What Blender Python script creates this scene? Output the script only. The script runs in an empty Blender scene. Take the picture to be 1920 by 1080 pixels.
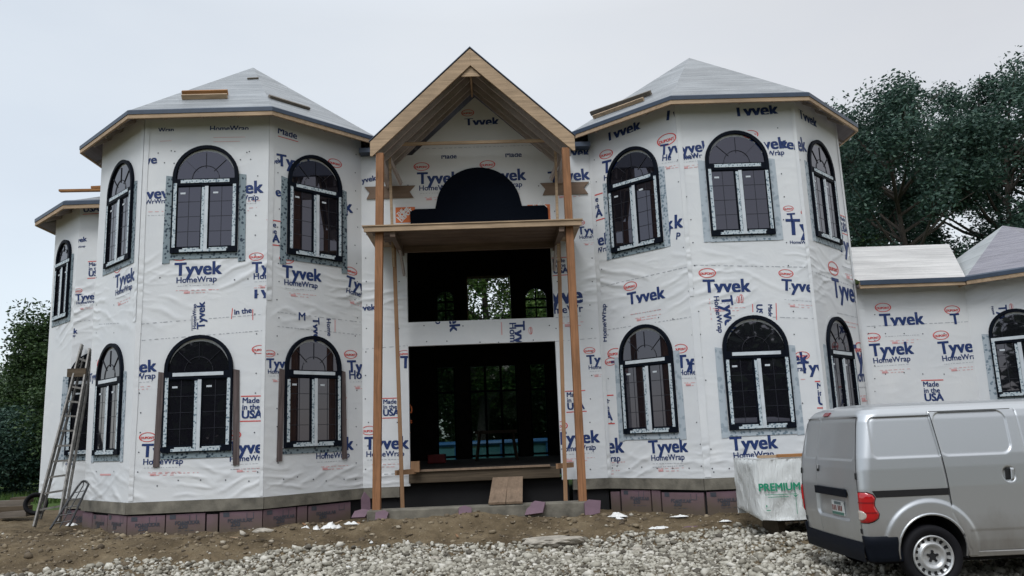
import bpy, bmesh, math, random
import numpy as np
from mathutils import Vector, Matrix, Euler
random.seed(7); rng = np.random.default_rng(7)
scn = bpy.context.scene; col = scn.collection
R = math.radians

# ------------------------------------------------------------------ camera
F_PX, PITCH, ROLL, EYE = 1506.473, .1814, .04, 1.7
cd = bpy.data.cameras.new('camera'); cam = bpy.data.objects.new('camera', cd); col.objects.link(cam)
cd.sensor_width = 36; cd.lens = 36 * F_PX / 1920; cd.clip_start = .1; cd.clip_end = 2000
cam.matrix_world = Matrix.Translation((0, 0, EYE)) @ Matrix.Rotation(math.pi / 2 + PITCH, 4, 'X') @ Matrix.Rotation(-ROLL, 4, 'Z')
scn.camera = cam

# ------------------------------------------------------------------ light: bright overcast
SUN_EL, SUN_AZ = R(52), R(200)          # azimuth clockwise from +Y: behind the camera, a little left
w = bpy.data.worlds.new('World'); scn.world = w; w.use_nodes = True
nt = w.node_tree; nt.nodes.clear()
def wn(t, **k):
    n = nt.nodes.new(t)
    for a, b in k.items(): setattr(n, a, b)
    return n
wo = wn('ShaderNodeOutputWorld'); bg = wn('ShaderNodeBackground'); bg2 = wn('ShaderNodeBackground'); add = wn('ShaderNodeAddShader')
sky = wn('ShaderNodeTexSky', sky_type='NISHITA', sun_disc=False, sun_elevation=SUN_EL, sun_rotation=SUN_AZ)
nt.links.new(sky.outputs[0], bg.inputs[0]); bg.inputs[1].default_value = .05
tc = wn('ShaderNodeTexCoord'); sp = wn('ShaderNodeSeparateXYZ'); nt.links.new(tc.outputs['Generated'], sp.inputs[0])
def ramp(src, pts):
    r = wn('ShaderNodeValToRGB'); nt.links.new(src, r.inputs[0]); e = r.color_ramp.elements
    e[0].position, e[0].color = pts[0][0], (*pts[0][1], 1); e[1].position, e[1].color = pts[1][0], (*pts[1][1], 1)
    for p, c in pts[2:]: q = e.new(p); q.color = (*c, 1)
    return r
rz = ramp(sp.outputs[2], [(0, (.60, .60, .60)), (.10, (.62, .62, .62)), (.30, (.58, .58, .58)), (.48, (.60, .60, .60)), (.8, (.97, 1.0, 1.06)), (1, (1.1, 1.15, 1.22))])
mx = wn('ShaderNodeMath', operation='MULTIPLY_ADD'); nt.links.new(sp.outputs[0], mx.inputs[0]); mx.inputs[1].default_value = .85; mx.inputs[2].default_value = .5
nz = wn('ShaderNodeTexNoise'); nz.inputs['Scale'].default_value = 2.2; nz.inputs['Detail'].default_value = 5
mp = wn('ShaderNodeMapping'); mp.inputs['Scale'].default_value = (1, 1, 3); nt.links.new(tc.outputs['Generated'], mp.inputs[0]); nt.links.new(mp.outputs[0], nz.inputs[0])
ma = wn('ShaderNodeMath', operation='MULTIPLY_ADD'); nt.links.new(nz.outputs[0], ma.inputs[0]); ma.inputs[1].default_value = .25; nt.links.new(mx.outputs[0], ma.inputs[2])
rx = ramp(ma.outputs[0], [(.2, (.96, 1.0, 1.015)), (.62, (1.04, 1.04, 1.01)), (1.0, (.955, .915, .85))])
mm = wn('ShaderNodeMix', data_type='RGBA', blend_type='MULTIPLY'); mm.inputs[0].default_value = 1
nt.links.new(rz.outputs[0], mm.inputs[6]); nt.links.new(rx.outputs[0], mm.inputs[7])
rc = ramp(nz.outputs[0], [(.3, (.90, .905, .915)), (.72, (1.0, 1.0, .99))]); m3 = wn('ShaderNodeMix', data_type='RGBA', blend_type='MULTIPLY'); m3.inputs[0].default_value = 1
nt.links.new(mm.outputs[2], m3.inputs[6]); nt.links.new(rc.outputs[0], m3.inputs[7]); nt.links.new(m3.outputs[2], bg2.inputs[0]); bg2.inputs[1].default_value = 1.0
nt.links.new(bg.outputs[0], add.inputs[0]); nt.links.new(bg2.outputs[0], add.inputs[1]); nt.links.new(add.outputs[0], wo.inputs[0])
sd = bpy.data.lights.new('sun', 'SUN'); sd.energy = 1.5; sd.angle = R(24); sd.color = (.97, .985, 1)
so = bpy.data.objects.new('sun', sd); col.objects.link(so)
sv = Vector((math.sin(SUN_AZ) * math.cos(SUN_EL), math.cos(SUN_AZ) * math.cos(SUN_EL), math.sin(SUN_EL)))
so.rotation_euler = sv.to_track_quat('Z', 'Y').to_euler()
vs = scn.view_settings; vs.view_transform = 'Standard'; vs.look = 'None'; vs.gamma = 1; vs.exposure = .2

# ------------------------------------------------------------------ materials
MATS = {}
class NB:
    """small node builder"""
    def __init__(s, name):
        s.m = bpy.data.materials.new(name); s.m.use_nodes = True; s.t = s.m.node_tree
        s.b = s.t.nodes['Principled BSDF']; s.o = s.t.nodes['Material Output']; MATS[name] = s.m
    def n(s, t, ins=None, **k):
        q = s.t.nodes.new(t)
        for a, b in k.items(): setattr(q, a, b)
        for a, b in (ins or {}).items():
            if hasattr(b, 'is_output'): s.t.links.new(b, q.inputs[a])
            else: q.inputs[a].default_value = b
        return q
    def set(s, **k):
        for a, b in k.items():
            a = a.replace('_', ' ')
            if hasattr(b, 'is_output'): s.t.links.new(b, s.b.inputs[a])
            else: s.b.inputs[a].default_value = (*b, 1) if isinstance(b, tuple) and len(b) == 3 else b
        return s
    def co(s, kind='Object', scale=(1, 1, 1), rot=(0, 0, 0)):
        c = s.n('ShaderNodeTexCoord')
        return s.n('ShaderNodeMapping', {0: c.outputs[kind], 'Scale': scale, 'Rotation': rot}).outputs[0]
    def noise(s, vec, scale, detail=4, rough=.55, dist=0):
        return s.n('ShaderNodeTexNoise', {'Vector': vec, 'Scale': scale, 'Detail': detail, 'Roughness': rough, 'Distortion': dist}).outputs[0]
    def ramp(s, fac, *pts):
        r = s.n('ShaderNodeValToRGB', {0: fac}); e = r.color_ramp.elements
        for i, (p, c) in enumerate(pts):
            c = (c, c, c, 1) if not isinstance(c, tuple) else (*c, 1)
            if i < 2: e[i].position, e[i].color = p, c
            else: q = e.new(p); q.color = c
        return r.outputs[0]
    def mix(s, fac, a, b, mode='MIX'):
        q = s.n('ShaderNodeMix', data_type='RGBA', blend_type=mode)
        for i, v in ((0, fac), (6, a), (7, b)):
            if hasattr(v, 'is_output'): s.t.links.new(v, q.inputs[i])
            else: q.inputs[i].default_value = (*v, 1) if isinstance(v, tuple) else v
        return q.outputs[2]
    def math(s, op, a, b=0, c=0): return s.n('ShaderNodeMath', {0: a, 1: b, 2: c}, operation=op).outputs[0]
    def bump(s, h, strength=.5, dist=.02, normal=None):
        i = {'Height': h, 'Strength': strength, 'Distance': dist}
        if normal is not None: i['Normal'] = normal
        return s.n('ShaderNodeBump', i).outputs[0]

def plain(name, c, rough=.6, metal=0, spec=.5, var=.15, scale=6, bump=0):
    b = NB(name); v = b.noise(b.co(), scale, 5)
    d = tuple(x * (1 - var) for x in c); l = tuple(min(1, x * (1 + var)) for x in c)
    b.set(Base_Color=b.ramp(v, (.3, d), (.7, l)), Roughness=rough, Metallic=metal, Specular_IOR_Level=spec)
    if bump: b.set(Normal=b.bump(b.noise(b.co(), scale * 8, 4), bump, .01))
    return b.m

def wood(name, c, dark=.6, rough=.75, along='X', grain=1):
    b = NB(name); sc = {'X': (.7, 14, 14), 'Y': (14, .7, 14), 'Z': (14, 14, .7)}[along]
    v = b.noise(b.co(scale=sc), 1.6 * grain, 6, .6, .6); v2 = b.noise(b.co(scale=(1, 1, 1)), 2.2, 3)
    c1 = b.ramp(v, (.28, tuple(x * dark for x in c)), (.7, c)); c2 = b.mix(.55, c1, b.ramp(v2, (.3, .55), (.7, 1.0)), 'MULTIPLY')
    kn = b.n('ShaderNodeTexVoronoi', {'Vector': b.co(scale=tuple(.35 if q < 1 else .25 * q for q in sc)), 'Scale': 2.0}).outputs[0]
    c3 = b.mix(b.ramp(kn, (.03, 1.0), (.08, 0.0)), c2, tuple(x * .3 for x in c))
    b.set(Base_Color=c3, Roughness=rough, Specular_IOR_Level=.25, Normal=b.bump(v, .25, .004)); return b.m

# white house wrap: creased polymer sheet
def make_wrap():
    b = NB('house_wrap'); uv = b.co('UV')
    dist = b.noise(uv, 1.3, 3)
    big = b.noise(b.co('UV', (1.1, .8, 1)), 1.5, 4, .5, 1.2)
    sep = b.n('ShaderNodeSeparateXYZ', {0: b.co('UV')}).outputs
    # long diagonal and level creases, strongest round the mid seam and the foot
    def folds(rot, sc, seed):
        wv = b.n('ShaderNodeTexWave', {'Vector': b.co('UV', (1, 1, 1), (0, 0, rot)), 'Scale': sc, 'Distortion': 5., 'Detail': 2., 'Detail Scale': .8, 'Phase Offset': seed}, bands_direction='Y').outputs[1]
        mk = b.ramp(b.noise(b.co('UV', (.9, 1.2, 1), (0, 0, rot + seed)), .9, 3, .5), (.50, 0.), (.66, 1.))
        return b.math('MULTIPLY', b.math('POWER', wv, 2.2), mk)
    w1 = b.math('ADD', folds(.32, 1.25, 1.), folds(-.42, 1.5, 2.)); w2 = folds(.05, 1.9, 3.)
    cr = b.n('ShaderNodeTexVoronoi', {'Vector': b.n('ShaderNodeVectorMath', {0: b.co('UV', (1, 2.2, 1), (0, 0, .4)), 1: b.n('ShaderNodeTexNoise', {'Vector': uv, 'Scale': 2.}).outputs[1]}, operation='ADD').outputs[0], 'Scale': 2.6}, feature='DISTANCE_TO_EDGE').outputs[0]
    crease = b.ramp(cr, (0, 1.0), (.05, 0.0))
    def band(z0, hw):
        return b.ramp(b.math('ABSOLUTE', b.math('SUBTRACT', sep[1], z0)), (0, 1.0), (hw, 0.0))
    m = b.math('ADD', b.math('ADD', b.math('MULTIPLY', band(4.45, .75), 1.0), band(1.05, .5)), .10)
    h = b.math('MULTIPLY', b.math('ADD', b.math('ADD', b.math('MULTIPLY', w1, 1.0), b.math('MULTIPLY', w2, .7)), b.math('MULTIPLY', crease, .02)), m)
    h = b.math('ADD', h, b.math('MULTIPLY', big, .35))
    n1 = b.bump(h, .5, .036); n2 = b.bump(b.noise(uv, 60, 2), .06, .002, n1)
    tone = b.ramp(b.noise(uv, .9, 5, .6), (.3, (.68, .735, .815)), (.7, (.77, .82, .885)))
    dirt = b.ramp(b.math('ADD', sep[1], b.math('MULTIPLY', b.noise(uv, 4, 5), .5)), (1.0, (.86, .82, .76)), (1.5, (1., 1., 1.)))
    b.set(Base_Color=b.mix(1., tone, dirt, 'MULTIPLY'), Roughness=.5, Specular_IOR_Level=.35, Normal=n2)
    return b.m
WRAP = make_wrap()
def ink(name, c):
    b = NB(name); v = b.noise(b.co('Object'), 14, 5, .7)
    b.set(Base_Color=b.ramp(v, (.25, tuple(min(1, x * 1.5 + .05) for x in c)), (.45, c)), Roughness=.55, Specular_IOR_Level=.3); return b.m
NAVY = ink('navy_print', (.012, .032, .125)); RED = ink('red_print', (.55, .08, .075)); GREY = ink('grey_print', (.33, .34, .37)); ORANGE = ink('orange_print', (.62, .16, .05)); WHITEP = plain('white_print', (.75, .75, .74)); PALE = ink('pale_red_print', (.62, .33, .33)); GREENP = ink('green_print', (.02, .25, .14))
CAP = plain('cap_nail', (.05, .055, .07), .5); SEAM = plain('seam_tape', (.36, .375, .40), .5, var=.25, scale=20)
FRAME = plain('black_window_frame', (.004, .006, .011), .6, spec=.06)
GLASS = NB('window_glass').set(Base_Color=(.008, .008, .011), Roughness=.015, IOR=1.85, Specular_IOR_Level=.5, Specular_Tint=(.88, .86, 1.0)).m
def tape(name, a, c, sc=26):
    b = NB(name); v = b.n('ShaderNodeTexVoronoi', {'Vector': b.co('Object', (1, 1, 1)), 'Scale': sc}).outputs[0]; n = b.noise(b.co('Object'), sc * 1.6, 3)
    b.set(Base_Color=b.ramp(b.math('MULTIPLY_ADD', n, .6, b.math('MULTIPLY', v, .8)), (.54, c), (.66, a)), Roughness=.42, Specular_IOR_Level=.3, Normal=b.bump(n, .4, .006)); return b.m
TAPE_D = tape('printed_flashing_tape', (.20, .25, .275), (.018, .035, .055), 17); TAPE_L = tape('pale_flashing_tape', (.38, .43, .47), (.15, .20, .24), 16)
TAPE_W = tape('foil_flashing_tape', (.38, .43, .47), (.27, .32, .36), 9); STRIP = tape('pale_strip', (.46, .52, .55), (.12, .17, .21), 24); STRIPP = plain('plain_strip', (.50, .54, .57), .4, var=.12)
TAPE_B = wood('weathered_brown_batten', (.16, .125, .12), .35, along='Z')
MUNTIN = plain('muntin_bar', (.016, .017, .024), .4, spec=.3)
CONC = plain('concrete', (.145, .133, .107), .9, var=.45, scale=4, bump=.5)
def make_foam():
    b = NB('pink_foam'); v = b.noise(b.co(), 3, 5); sep = b.n('ShaderNodeSeparateXYZ', {0: b.co()}).outputs
    d = b.ramp(b.math('ADD', sep[2], b.math('MULTIPLY', b.noise(b.co(), 2.5, 5), .35)), (.52, 1.), (.84, 0.))
    b.set(Base_Color=b.mix(d, b.ramp(v, (.3, (.135, .078, .105)), (.7, (.185, .112, .145))), (.10, .075, .055)), Roughness=.75); return b.m
FOAM = make_foam(); FOAM2 = plain('pink_foam_scrap', (.145, .088, .115), .75)
DARKGAP = plain('black_gap', (.004, .004, .005), .9)
W_NEW = wood('new_lumber', (.52, .375, .245), .55); W_NEWZ = wood('cedar_post', (.38, .185, .09), .45, along='Z', grain=1.6); W_STUD = wood('pale_stud', (.40, .235, .13), .65, along='Z'); W_RAFT = wood('grey_rafter', (.50, .44, .42), .75, along='Y'); W_SHEATH = wood('roof_sheathing', (.25, .225, .235), .75, along='Y')
W_PLANK = wood('weathered_plank', (.30, .215, .15), .6, along='Y'); W_BEAM = wood('dirty_beam', (.12, .09, .06), .45); W_DECK = wood('deck_plank', (.21, .15, .115), .55); W_INT = plain('shaded_interior', (.022, .019, .017), .9, var=.3)  # W_INT: indoor shade put into the colour, nearly black
W_ORANGE = wood('orange_lumber', (.42, .20, .075), .6); W_GREYW = wood('old_timber', (.20, .17, .14), .5); W_KRAFT = wood('brown_board', (.24, .17, .125), .75)
DIM_GLASS = NB('dimming_glass'); _tr = DIM_GLASS.n('ShaderNodeBsdfTransparent', {0: (.17, .21, .21, 1)}); _gl = DIM_GLASS.n('ShaderNodeBsdfGlossy', {0: (1, 1, 1, 1), 1: .02}); _mx = DIM_GLASS.n('ShaderNodeMixShader', {0: .06, 1: _tr.outputs[0], 2: _gl.outputs[0]}); DIM_GLASS.t.links.new(_mx.outputs[0], DIM_GLASS.o.inputs[0]); DIM_GLASS = DIM_GLASS.m  # dark tint added to dim what shows through the rear openings
BLACKCLOTH = NB('black_sheet'); BLACKCLOTH.set(Base_Color=(.004, .006, .011), Roughness=.8, Specular_IOR_Level=.04, Normal=BLACKCLOTH.bump(BLACKCLOTH.noise(BLACKCLOTH.co('Object', (1, 1, 4)), 3, 5), .5, .03)); BLACKCLOTH = BLACKCLOTH.m
NAVYEDGE = plain('dark_membrane_edge', (.028, .045, .075), .45)
def underlay(name, a, c, rough=.5, metal=0., crumple=.5, sc=(1, 1, 1)):
    b = NB(name); uv = b.co('UV', sc); sep = b.n('ShaderNodeSeparateXYZ', {0: b.co('UV')}).outputs
    wob = b.math('ADD', sep[1], b.math('MULTIPLY', b.noise(b.co('UV'), 1.2, 3), .05))
    lap = b.ramp(b.math('FRACT', b.math('MULTIPLY', wob, 1.9)), (0, 0.), (.03, 1.), (.95, .9), (1., .2))
    h1 = b.noise(b.co('UV', (.7, 6, 1)), 2.2, 6, .65, .8); h2 = b.noise(uv, 7, 5, .6, 1.5)
    c0 = b.ramp(b.noise(b.co('UV', (.5, 5, 1)), 2.0, 6, .65), (.3, a), (.7, c))
    patch = b.ramp(b.noise(b.co('UV', (.5, 1.4, 1)), 1.1, 4, .6), (.35, .72), (.65, 1.)); c0 = b.mix(1., c0, patch, 'MULTIPLY')
    b.set(Base_Color=b.mix(.5, c0, lap, 'MULTIPLY'), Roughness=rough, Metallic=metal, Normal=b.bump(b.math('ADD', h1, b.math('MULTIPLY', h2, .7)), crumple, .03)); return b.m
ROOFM = underlay('grey_underlayment', (.17, .185, .195), (.36, .375, .385), .45, 0., .9)
ROOFB = underlay('pale_foil_underlayment', (.70, .69, .67), (.93, .91, .88), .28, .6, .7)
ROOFP = underlay('crumpled_purple_reflection', (.17, .165, .20), (.30, .29, .33), .34, .1, 1.0); ROOFG = underlay('grey_facet_reflection', (.36, .39, .40), (.46, .48, .48), .5, 0., .35)  # bay slopes: their darker reflections are put into these two colours
DIRTYWHITE = plain('white_plastic_scrap', (.74, .74, .72), .5, var=.1); STONE = plain('pale_stone', (.34, .31, .26), .9, var=.35, scale=7, bump=.6)
METAL = plain('dull_aluminium', (.20, .19, .175), .5, .5, var=.35, scale=12); BLACKMETAL = plain('black_steel', (.012, .012, .013), .45)
RUBBER = plain('black_rubber', (.008, .008, .010), .75, spec=.2)

# ------------------------------------------------------------------ helpers
def tag(o, label=None, cat=None, group=None, kind=None):
    for k, v in (('label', label), ('category', cat), ('group', group), ('kind', kind)):
        if v: o[k] = v
    return o
def empty(name, parent=None, loc=(0, 0, 0), rz=0):
    o = bpy.data.objects.new(name, None); col.objects.link(o); o.location = loc; o.rotation_euler = (0, 0, rz)
    if parent: o.parent = parent
    return o
class MB:
    """collects faces; build() links them as ONE mesh object"""
    def __init__(s): s.v = []; s.f = []; s.mi = []; s.uv = []
    def face(s, pts, mi=0, uv=None):
        b = len(s.v); s.v += [tuple(p) for p in pts]; s.f.append(tuple(range(b, b + len(pts)))); s.mi.append(mi)
        s.uv += uv if uv else [(p[0], p[2]) for p in pts]
    def prism(s, poly, ext, mi=0, uv=None):
        """poly: 3D loop, ext: extrusion vector"""
        e = Vector(ext); P = [Vector(p) for p in poly]; Q = [p + e for p in P]; n = len(P)
        s.face(P, mi, uv); s.face(Q[::-1], mi, uv[::-1] if uv else None)
        for i in range(n):
            j = (i + 1) % n; s.face([P[j], P[i], Q[i], Q[j]], mi)
    def box(s, x0, x1, y0, y1, z0, z1, mi=0):
        s.prism([(x0, y0, z0), (x1, y0, z0), (x1, y0, z1), (x0, y0, z1)], (0, y1 - y0, 0), mi)
    def bar(s, a, b, w, h, up=(0, 0, 1), mi=0):
        a, b, up = Vector(a), Vector(b), Vector(up); d = (b - a).normalized(); x = d.cross(up).normalized(); y = x.cross(d).normalized()
        P = [a + x * sx * w / 2 + y * sy * h / 2 for sx, sy in ((-1, -1), (1, -1), (1, 1), (-1, 1))]
        s.prism(P, b - a, mi)
    def tube(s, pts, r, n=8, mi=0, closed=False):
        pts = [Vector(p) for p in pts]; rings = []
        for i, p in enumerate(pts):
            if closed: d = (pts[(i + 1) % len(pts)] - pts[i - 1]).normalized()
            else: d = ((pts[min(i + 1, len(pts) - 1)]) - pts[max(i - 1, 0)]).normalized()
            u = d.orthogonal().normalized() if abs(d.z) > .9 else Vector((0, 0, 1)).cross(d).normalized(); v = d.cross(u)
            rr = r[i] if isinstance(r, (list, tuple)) else r
            rings.append([p + (u * math.cos(t) + v * math.sin(t)) * rr for t in [2 * math.pi * k / n for k in range(n)]])
        m = len(rings)
        for i in range(m if closed else m - 1):
            A, B = rings[i], rings[(i + 1) % m]
            for k in range(n): s.face([A[k], A[(k + 1) % n], B[(k + 1) % n], B[k]], mi)
        if not closed: s.face(rings[0][::-1], mi); s.face(rings[-1], mi)
    def build(s, name, mats, parent=None, smooth=False, loc=None, bevel=0, merge=False):
        me = bpy.data.meshes.new(name); me.from_pydata(s.v, [], s.f)
        for m in (mats if isinstance(mats, (list, tuple)) else [mats]): me.materials.append(m)
        me.polygons.foreach_set('material_index', s.mi)
        u = me.uv_layers.new(name='uv'); u.data.foreach_set('uv', np.array(s.uv, dtype=np.float32).ravel())
        if bevel or merge:
            bm = bmesh.new(); bm.from_mesh(me); bmesh.ops.remove_doubles(bm, verts=bm.verts, dist=1e-5); bmesh.ops.recalc_face_normals(bm, faces=bm.faces); bm.to_mesh(me); bm.free()
        if smooth: me.polygons.foreach_set('use_smooth', [True] * len(me.polygons))
        o = bpy.data.objects.new(name, me); col.objects.link(o)
        if parent: o.parent = parent
        if loc: o.location = loc
        if bevel:
            md = o.modifiers.new('bevel', 'BEVEL'); md.width = bevel; md.segments = 2; md.limit_method = 'ANGLE'
        return o
def from_np(name, V, Fs, mats, mi=None, smooth=False, parent=None):
    me = bpy.data.meshes.new(name); V = np.asarray(V, dtype=np.float32); Fs = np.asarray(Fs, dtype=np.int32); k = Fs.shape[1]
    me.vertices.add(len(V)); me.vertices.foreach_set('co', V.ravel()); me.loops.add(Fs.size); me.loops.foreach_set('vertex_index', Fs.ravel())
    me.polygons.add(len(Fs)); me.polygons.foreach_set('loop_start', np.arange(0, Fs.size, k, dtype=np.int32)); me.polygons.foreach_set('loop_total', np.full(len(Fs), k, dtype=np.int32))
    for m in (mats if isinstance(mats, (list, tuple)) else [mats]): me.materials.append(m)
    if mi is not None: me.polygons.foreach_set('material_index', np.asarray(mi, dtype=np.int32))
    if smooth: me.polygons.foreach_set('use_smooth', np.ones(len(Fs), dtype=bool))
    me.update(calc_edges=True); me.validate()
    o = bpy.data.objects.new(name, me); col.objects.link(o)
    if parent: o.parent = parent
    return o
def vnoise(x, y, seed=0):
    x = np.asarray(x, float); y = np.asarray(y, float); xi = np.floor(x).astype(int); yi = np.floor(y).astype(int); fx = x - xi; fy = y - yi
    def hsh(a, b):
        t = np.sin(a * 127.1 + b * 311.7 + seed * 74.7) * 43758.5453; return t - np.floor(t)
    fx = fx * fx * (3 - 2 * fx); fy = fy * fy * (3 - 2 * fy)
    return (hsh(xi, yi) * (1 - fx) + hsh(xi + 1, yi) * fx) * (1 - fy) + (hsh(xi, yi + 1) * (1 - fx) + hsh(xi + 1, yi + 1) * fx) * fy
def sstep(t): t = np.clip(t, 0, 1); return t * t * (3 - 2 * t)

# ------------------------------------------------------------------ survey of the house (metres, house axes) and sight lines that measure it
PSI = .0326; HX, HY = -.578935, 13.94816
XT, L1, L2, OV = 4.839645, 2.232865, 2.034135, .365; H = L1 / 2; A = L2 * .70710678; AP = L1 / 2 / math.tan(math.pi / 8); TT = math.tan(math.pi / 8)
ZE, ZAP, ZB = 7.62, 9.886, .85
def hl(x, y, z): c, s = math.cos(PSI), math.sin(PSI); return Vector((HX + c * x - s * y, HY + s * x + c * y, z))
def ray(px, py):
    a, b = px - 960, py - 540; c, s = math.cos(ROLL), math.sin(ROLL); x = c * a - s * b; y = s * a + c * b
    cp, sp_ = math.cos(PITCH), math.sin(PITCH); r = (x / F_PX, cp + y / F_PX * sp_, sp_ - y / F_PX * cp)
    c, s = math.cos(PSI), math.sin(PSI); return np.array([c * r[0] + s * r[1], -s * r[0] + c * r[1], r[2]])
_c, _s = math.cos(PSI), math.sin(PSI); ORG = np.array([_c * -HX + _s * -HY, _s * HX - _c * HY, EYE])
def hy(px, py, dy): r = ray(px, py); return ORG + r * (dy - ORG[1]) / r[1]
def FC(a, b):
    a, b = np.array(a, float), np.array(b, float); d = (b - a) / np.linalg.norm(b - a); return dict(a=a, b=b, d=d, n=np.array([d[1], -d[0]]), len=float(np.linalg.norm(b - a)))
FACES = {}
for k, sx in (('L', -1), ('R', 1)):
    x = sx * XT
    FACES[k + 'L'] = FC((x - H - A, A), (x - H, 0)); FACES[k + 'F'] = FC((x - H, 0), (x + H, 0)); FACES[k + 'R'] = FC((x + H, 0), (x + H + A, A))
CX = XT - H - A
FACES['C'] = FC((-CX, A), (CX, A))
GX0, GY = XT + H + A, A + .15; GX1 = 9.66
FACES['G'] = FC((GX0, GY), (GX1, GY)); FACES['GB'] = FC((GX1, GY), (GX1 + 1.5, GY - 1.5))
WX1, WY = -GX0, 2.05; WX0 = -8.08
FACES['W'] = FC((WX0, WY), (WX1, WY)); FACES['WA'] = FC((WX0 - 1.0, WY + 1.0), (WX0, WY))
def on(f, px, py):
    q = FACES[f]; r = ray(px, py); t = ((q['a'] - ORG[:2]) @ q['n']) / (r[:2] @ q['n']); P = ORG + r * t
    return float((P[:2] - q['a']) @ q['d']), float(P[2])
def P3(f, u, z, out=0.):
    q = FACES[f]; p = q['a'] + q['d'] * u + q['n'] * out; return Vector((p[0], p[1], z))

# ------------------------------------------------------------------ lettering, cut from the built-in font
_T = {}
def text_geo(s, bold=.0):
    if (s, bold) in _T: return _T[s, bold]
    cu = bpy.data.curves.new('lettering', 'FONT'); cu.body = s; cu.size = 1; cu.offset = bold; cu.resolution_u = 3
    o = bpy.data.objects.new('lettering', cu); col.objects.link(o); bpy.context.view_layer.update()
    me = bpy.data.meshes.new_from_object(o.evaluated_get(bpy.context.evaluated_depsgraph_get()))
    V = np.array([v.co[:2] for v in me.vertices]); Fs = [tuple(p.vertices) for p in me.polygons]
    bpy.data.objects.remove(o); bpy.data.curves.remove(cu); bpy.data.meshes.remove(me)
    V[:, 0] -= V[:, 0].min(); _T[s, bold] = (V, Fs, V[:, 0].max()); return _T[s, bold]
def clip_poly(P, ax, lo, hi):
    for sgn, lim in ((1, lo), (-1, -hi)):
        if lim is None or not P: continue
        out = []
        for i in range(len(P)):
            p, q = P[i], P[(i + 1) % len(P)]; a, b = sgn * p[ax] - lim, sgn * q[ax] - lim
            if a >= 0: out.append(p)
            if (a >= 0) != (b >= 0): t = a / (a - b); out.append(tuple(p[k] + (q[k] - p[k]) * t for k in (0, 1)))
        P = out
    return P
PRINT_MATS = [NAVY, RED, GREY, ORANGE, WHITEP, PALE, CAP, SEAM]
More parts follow.
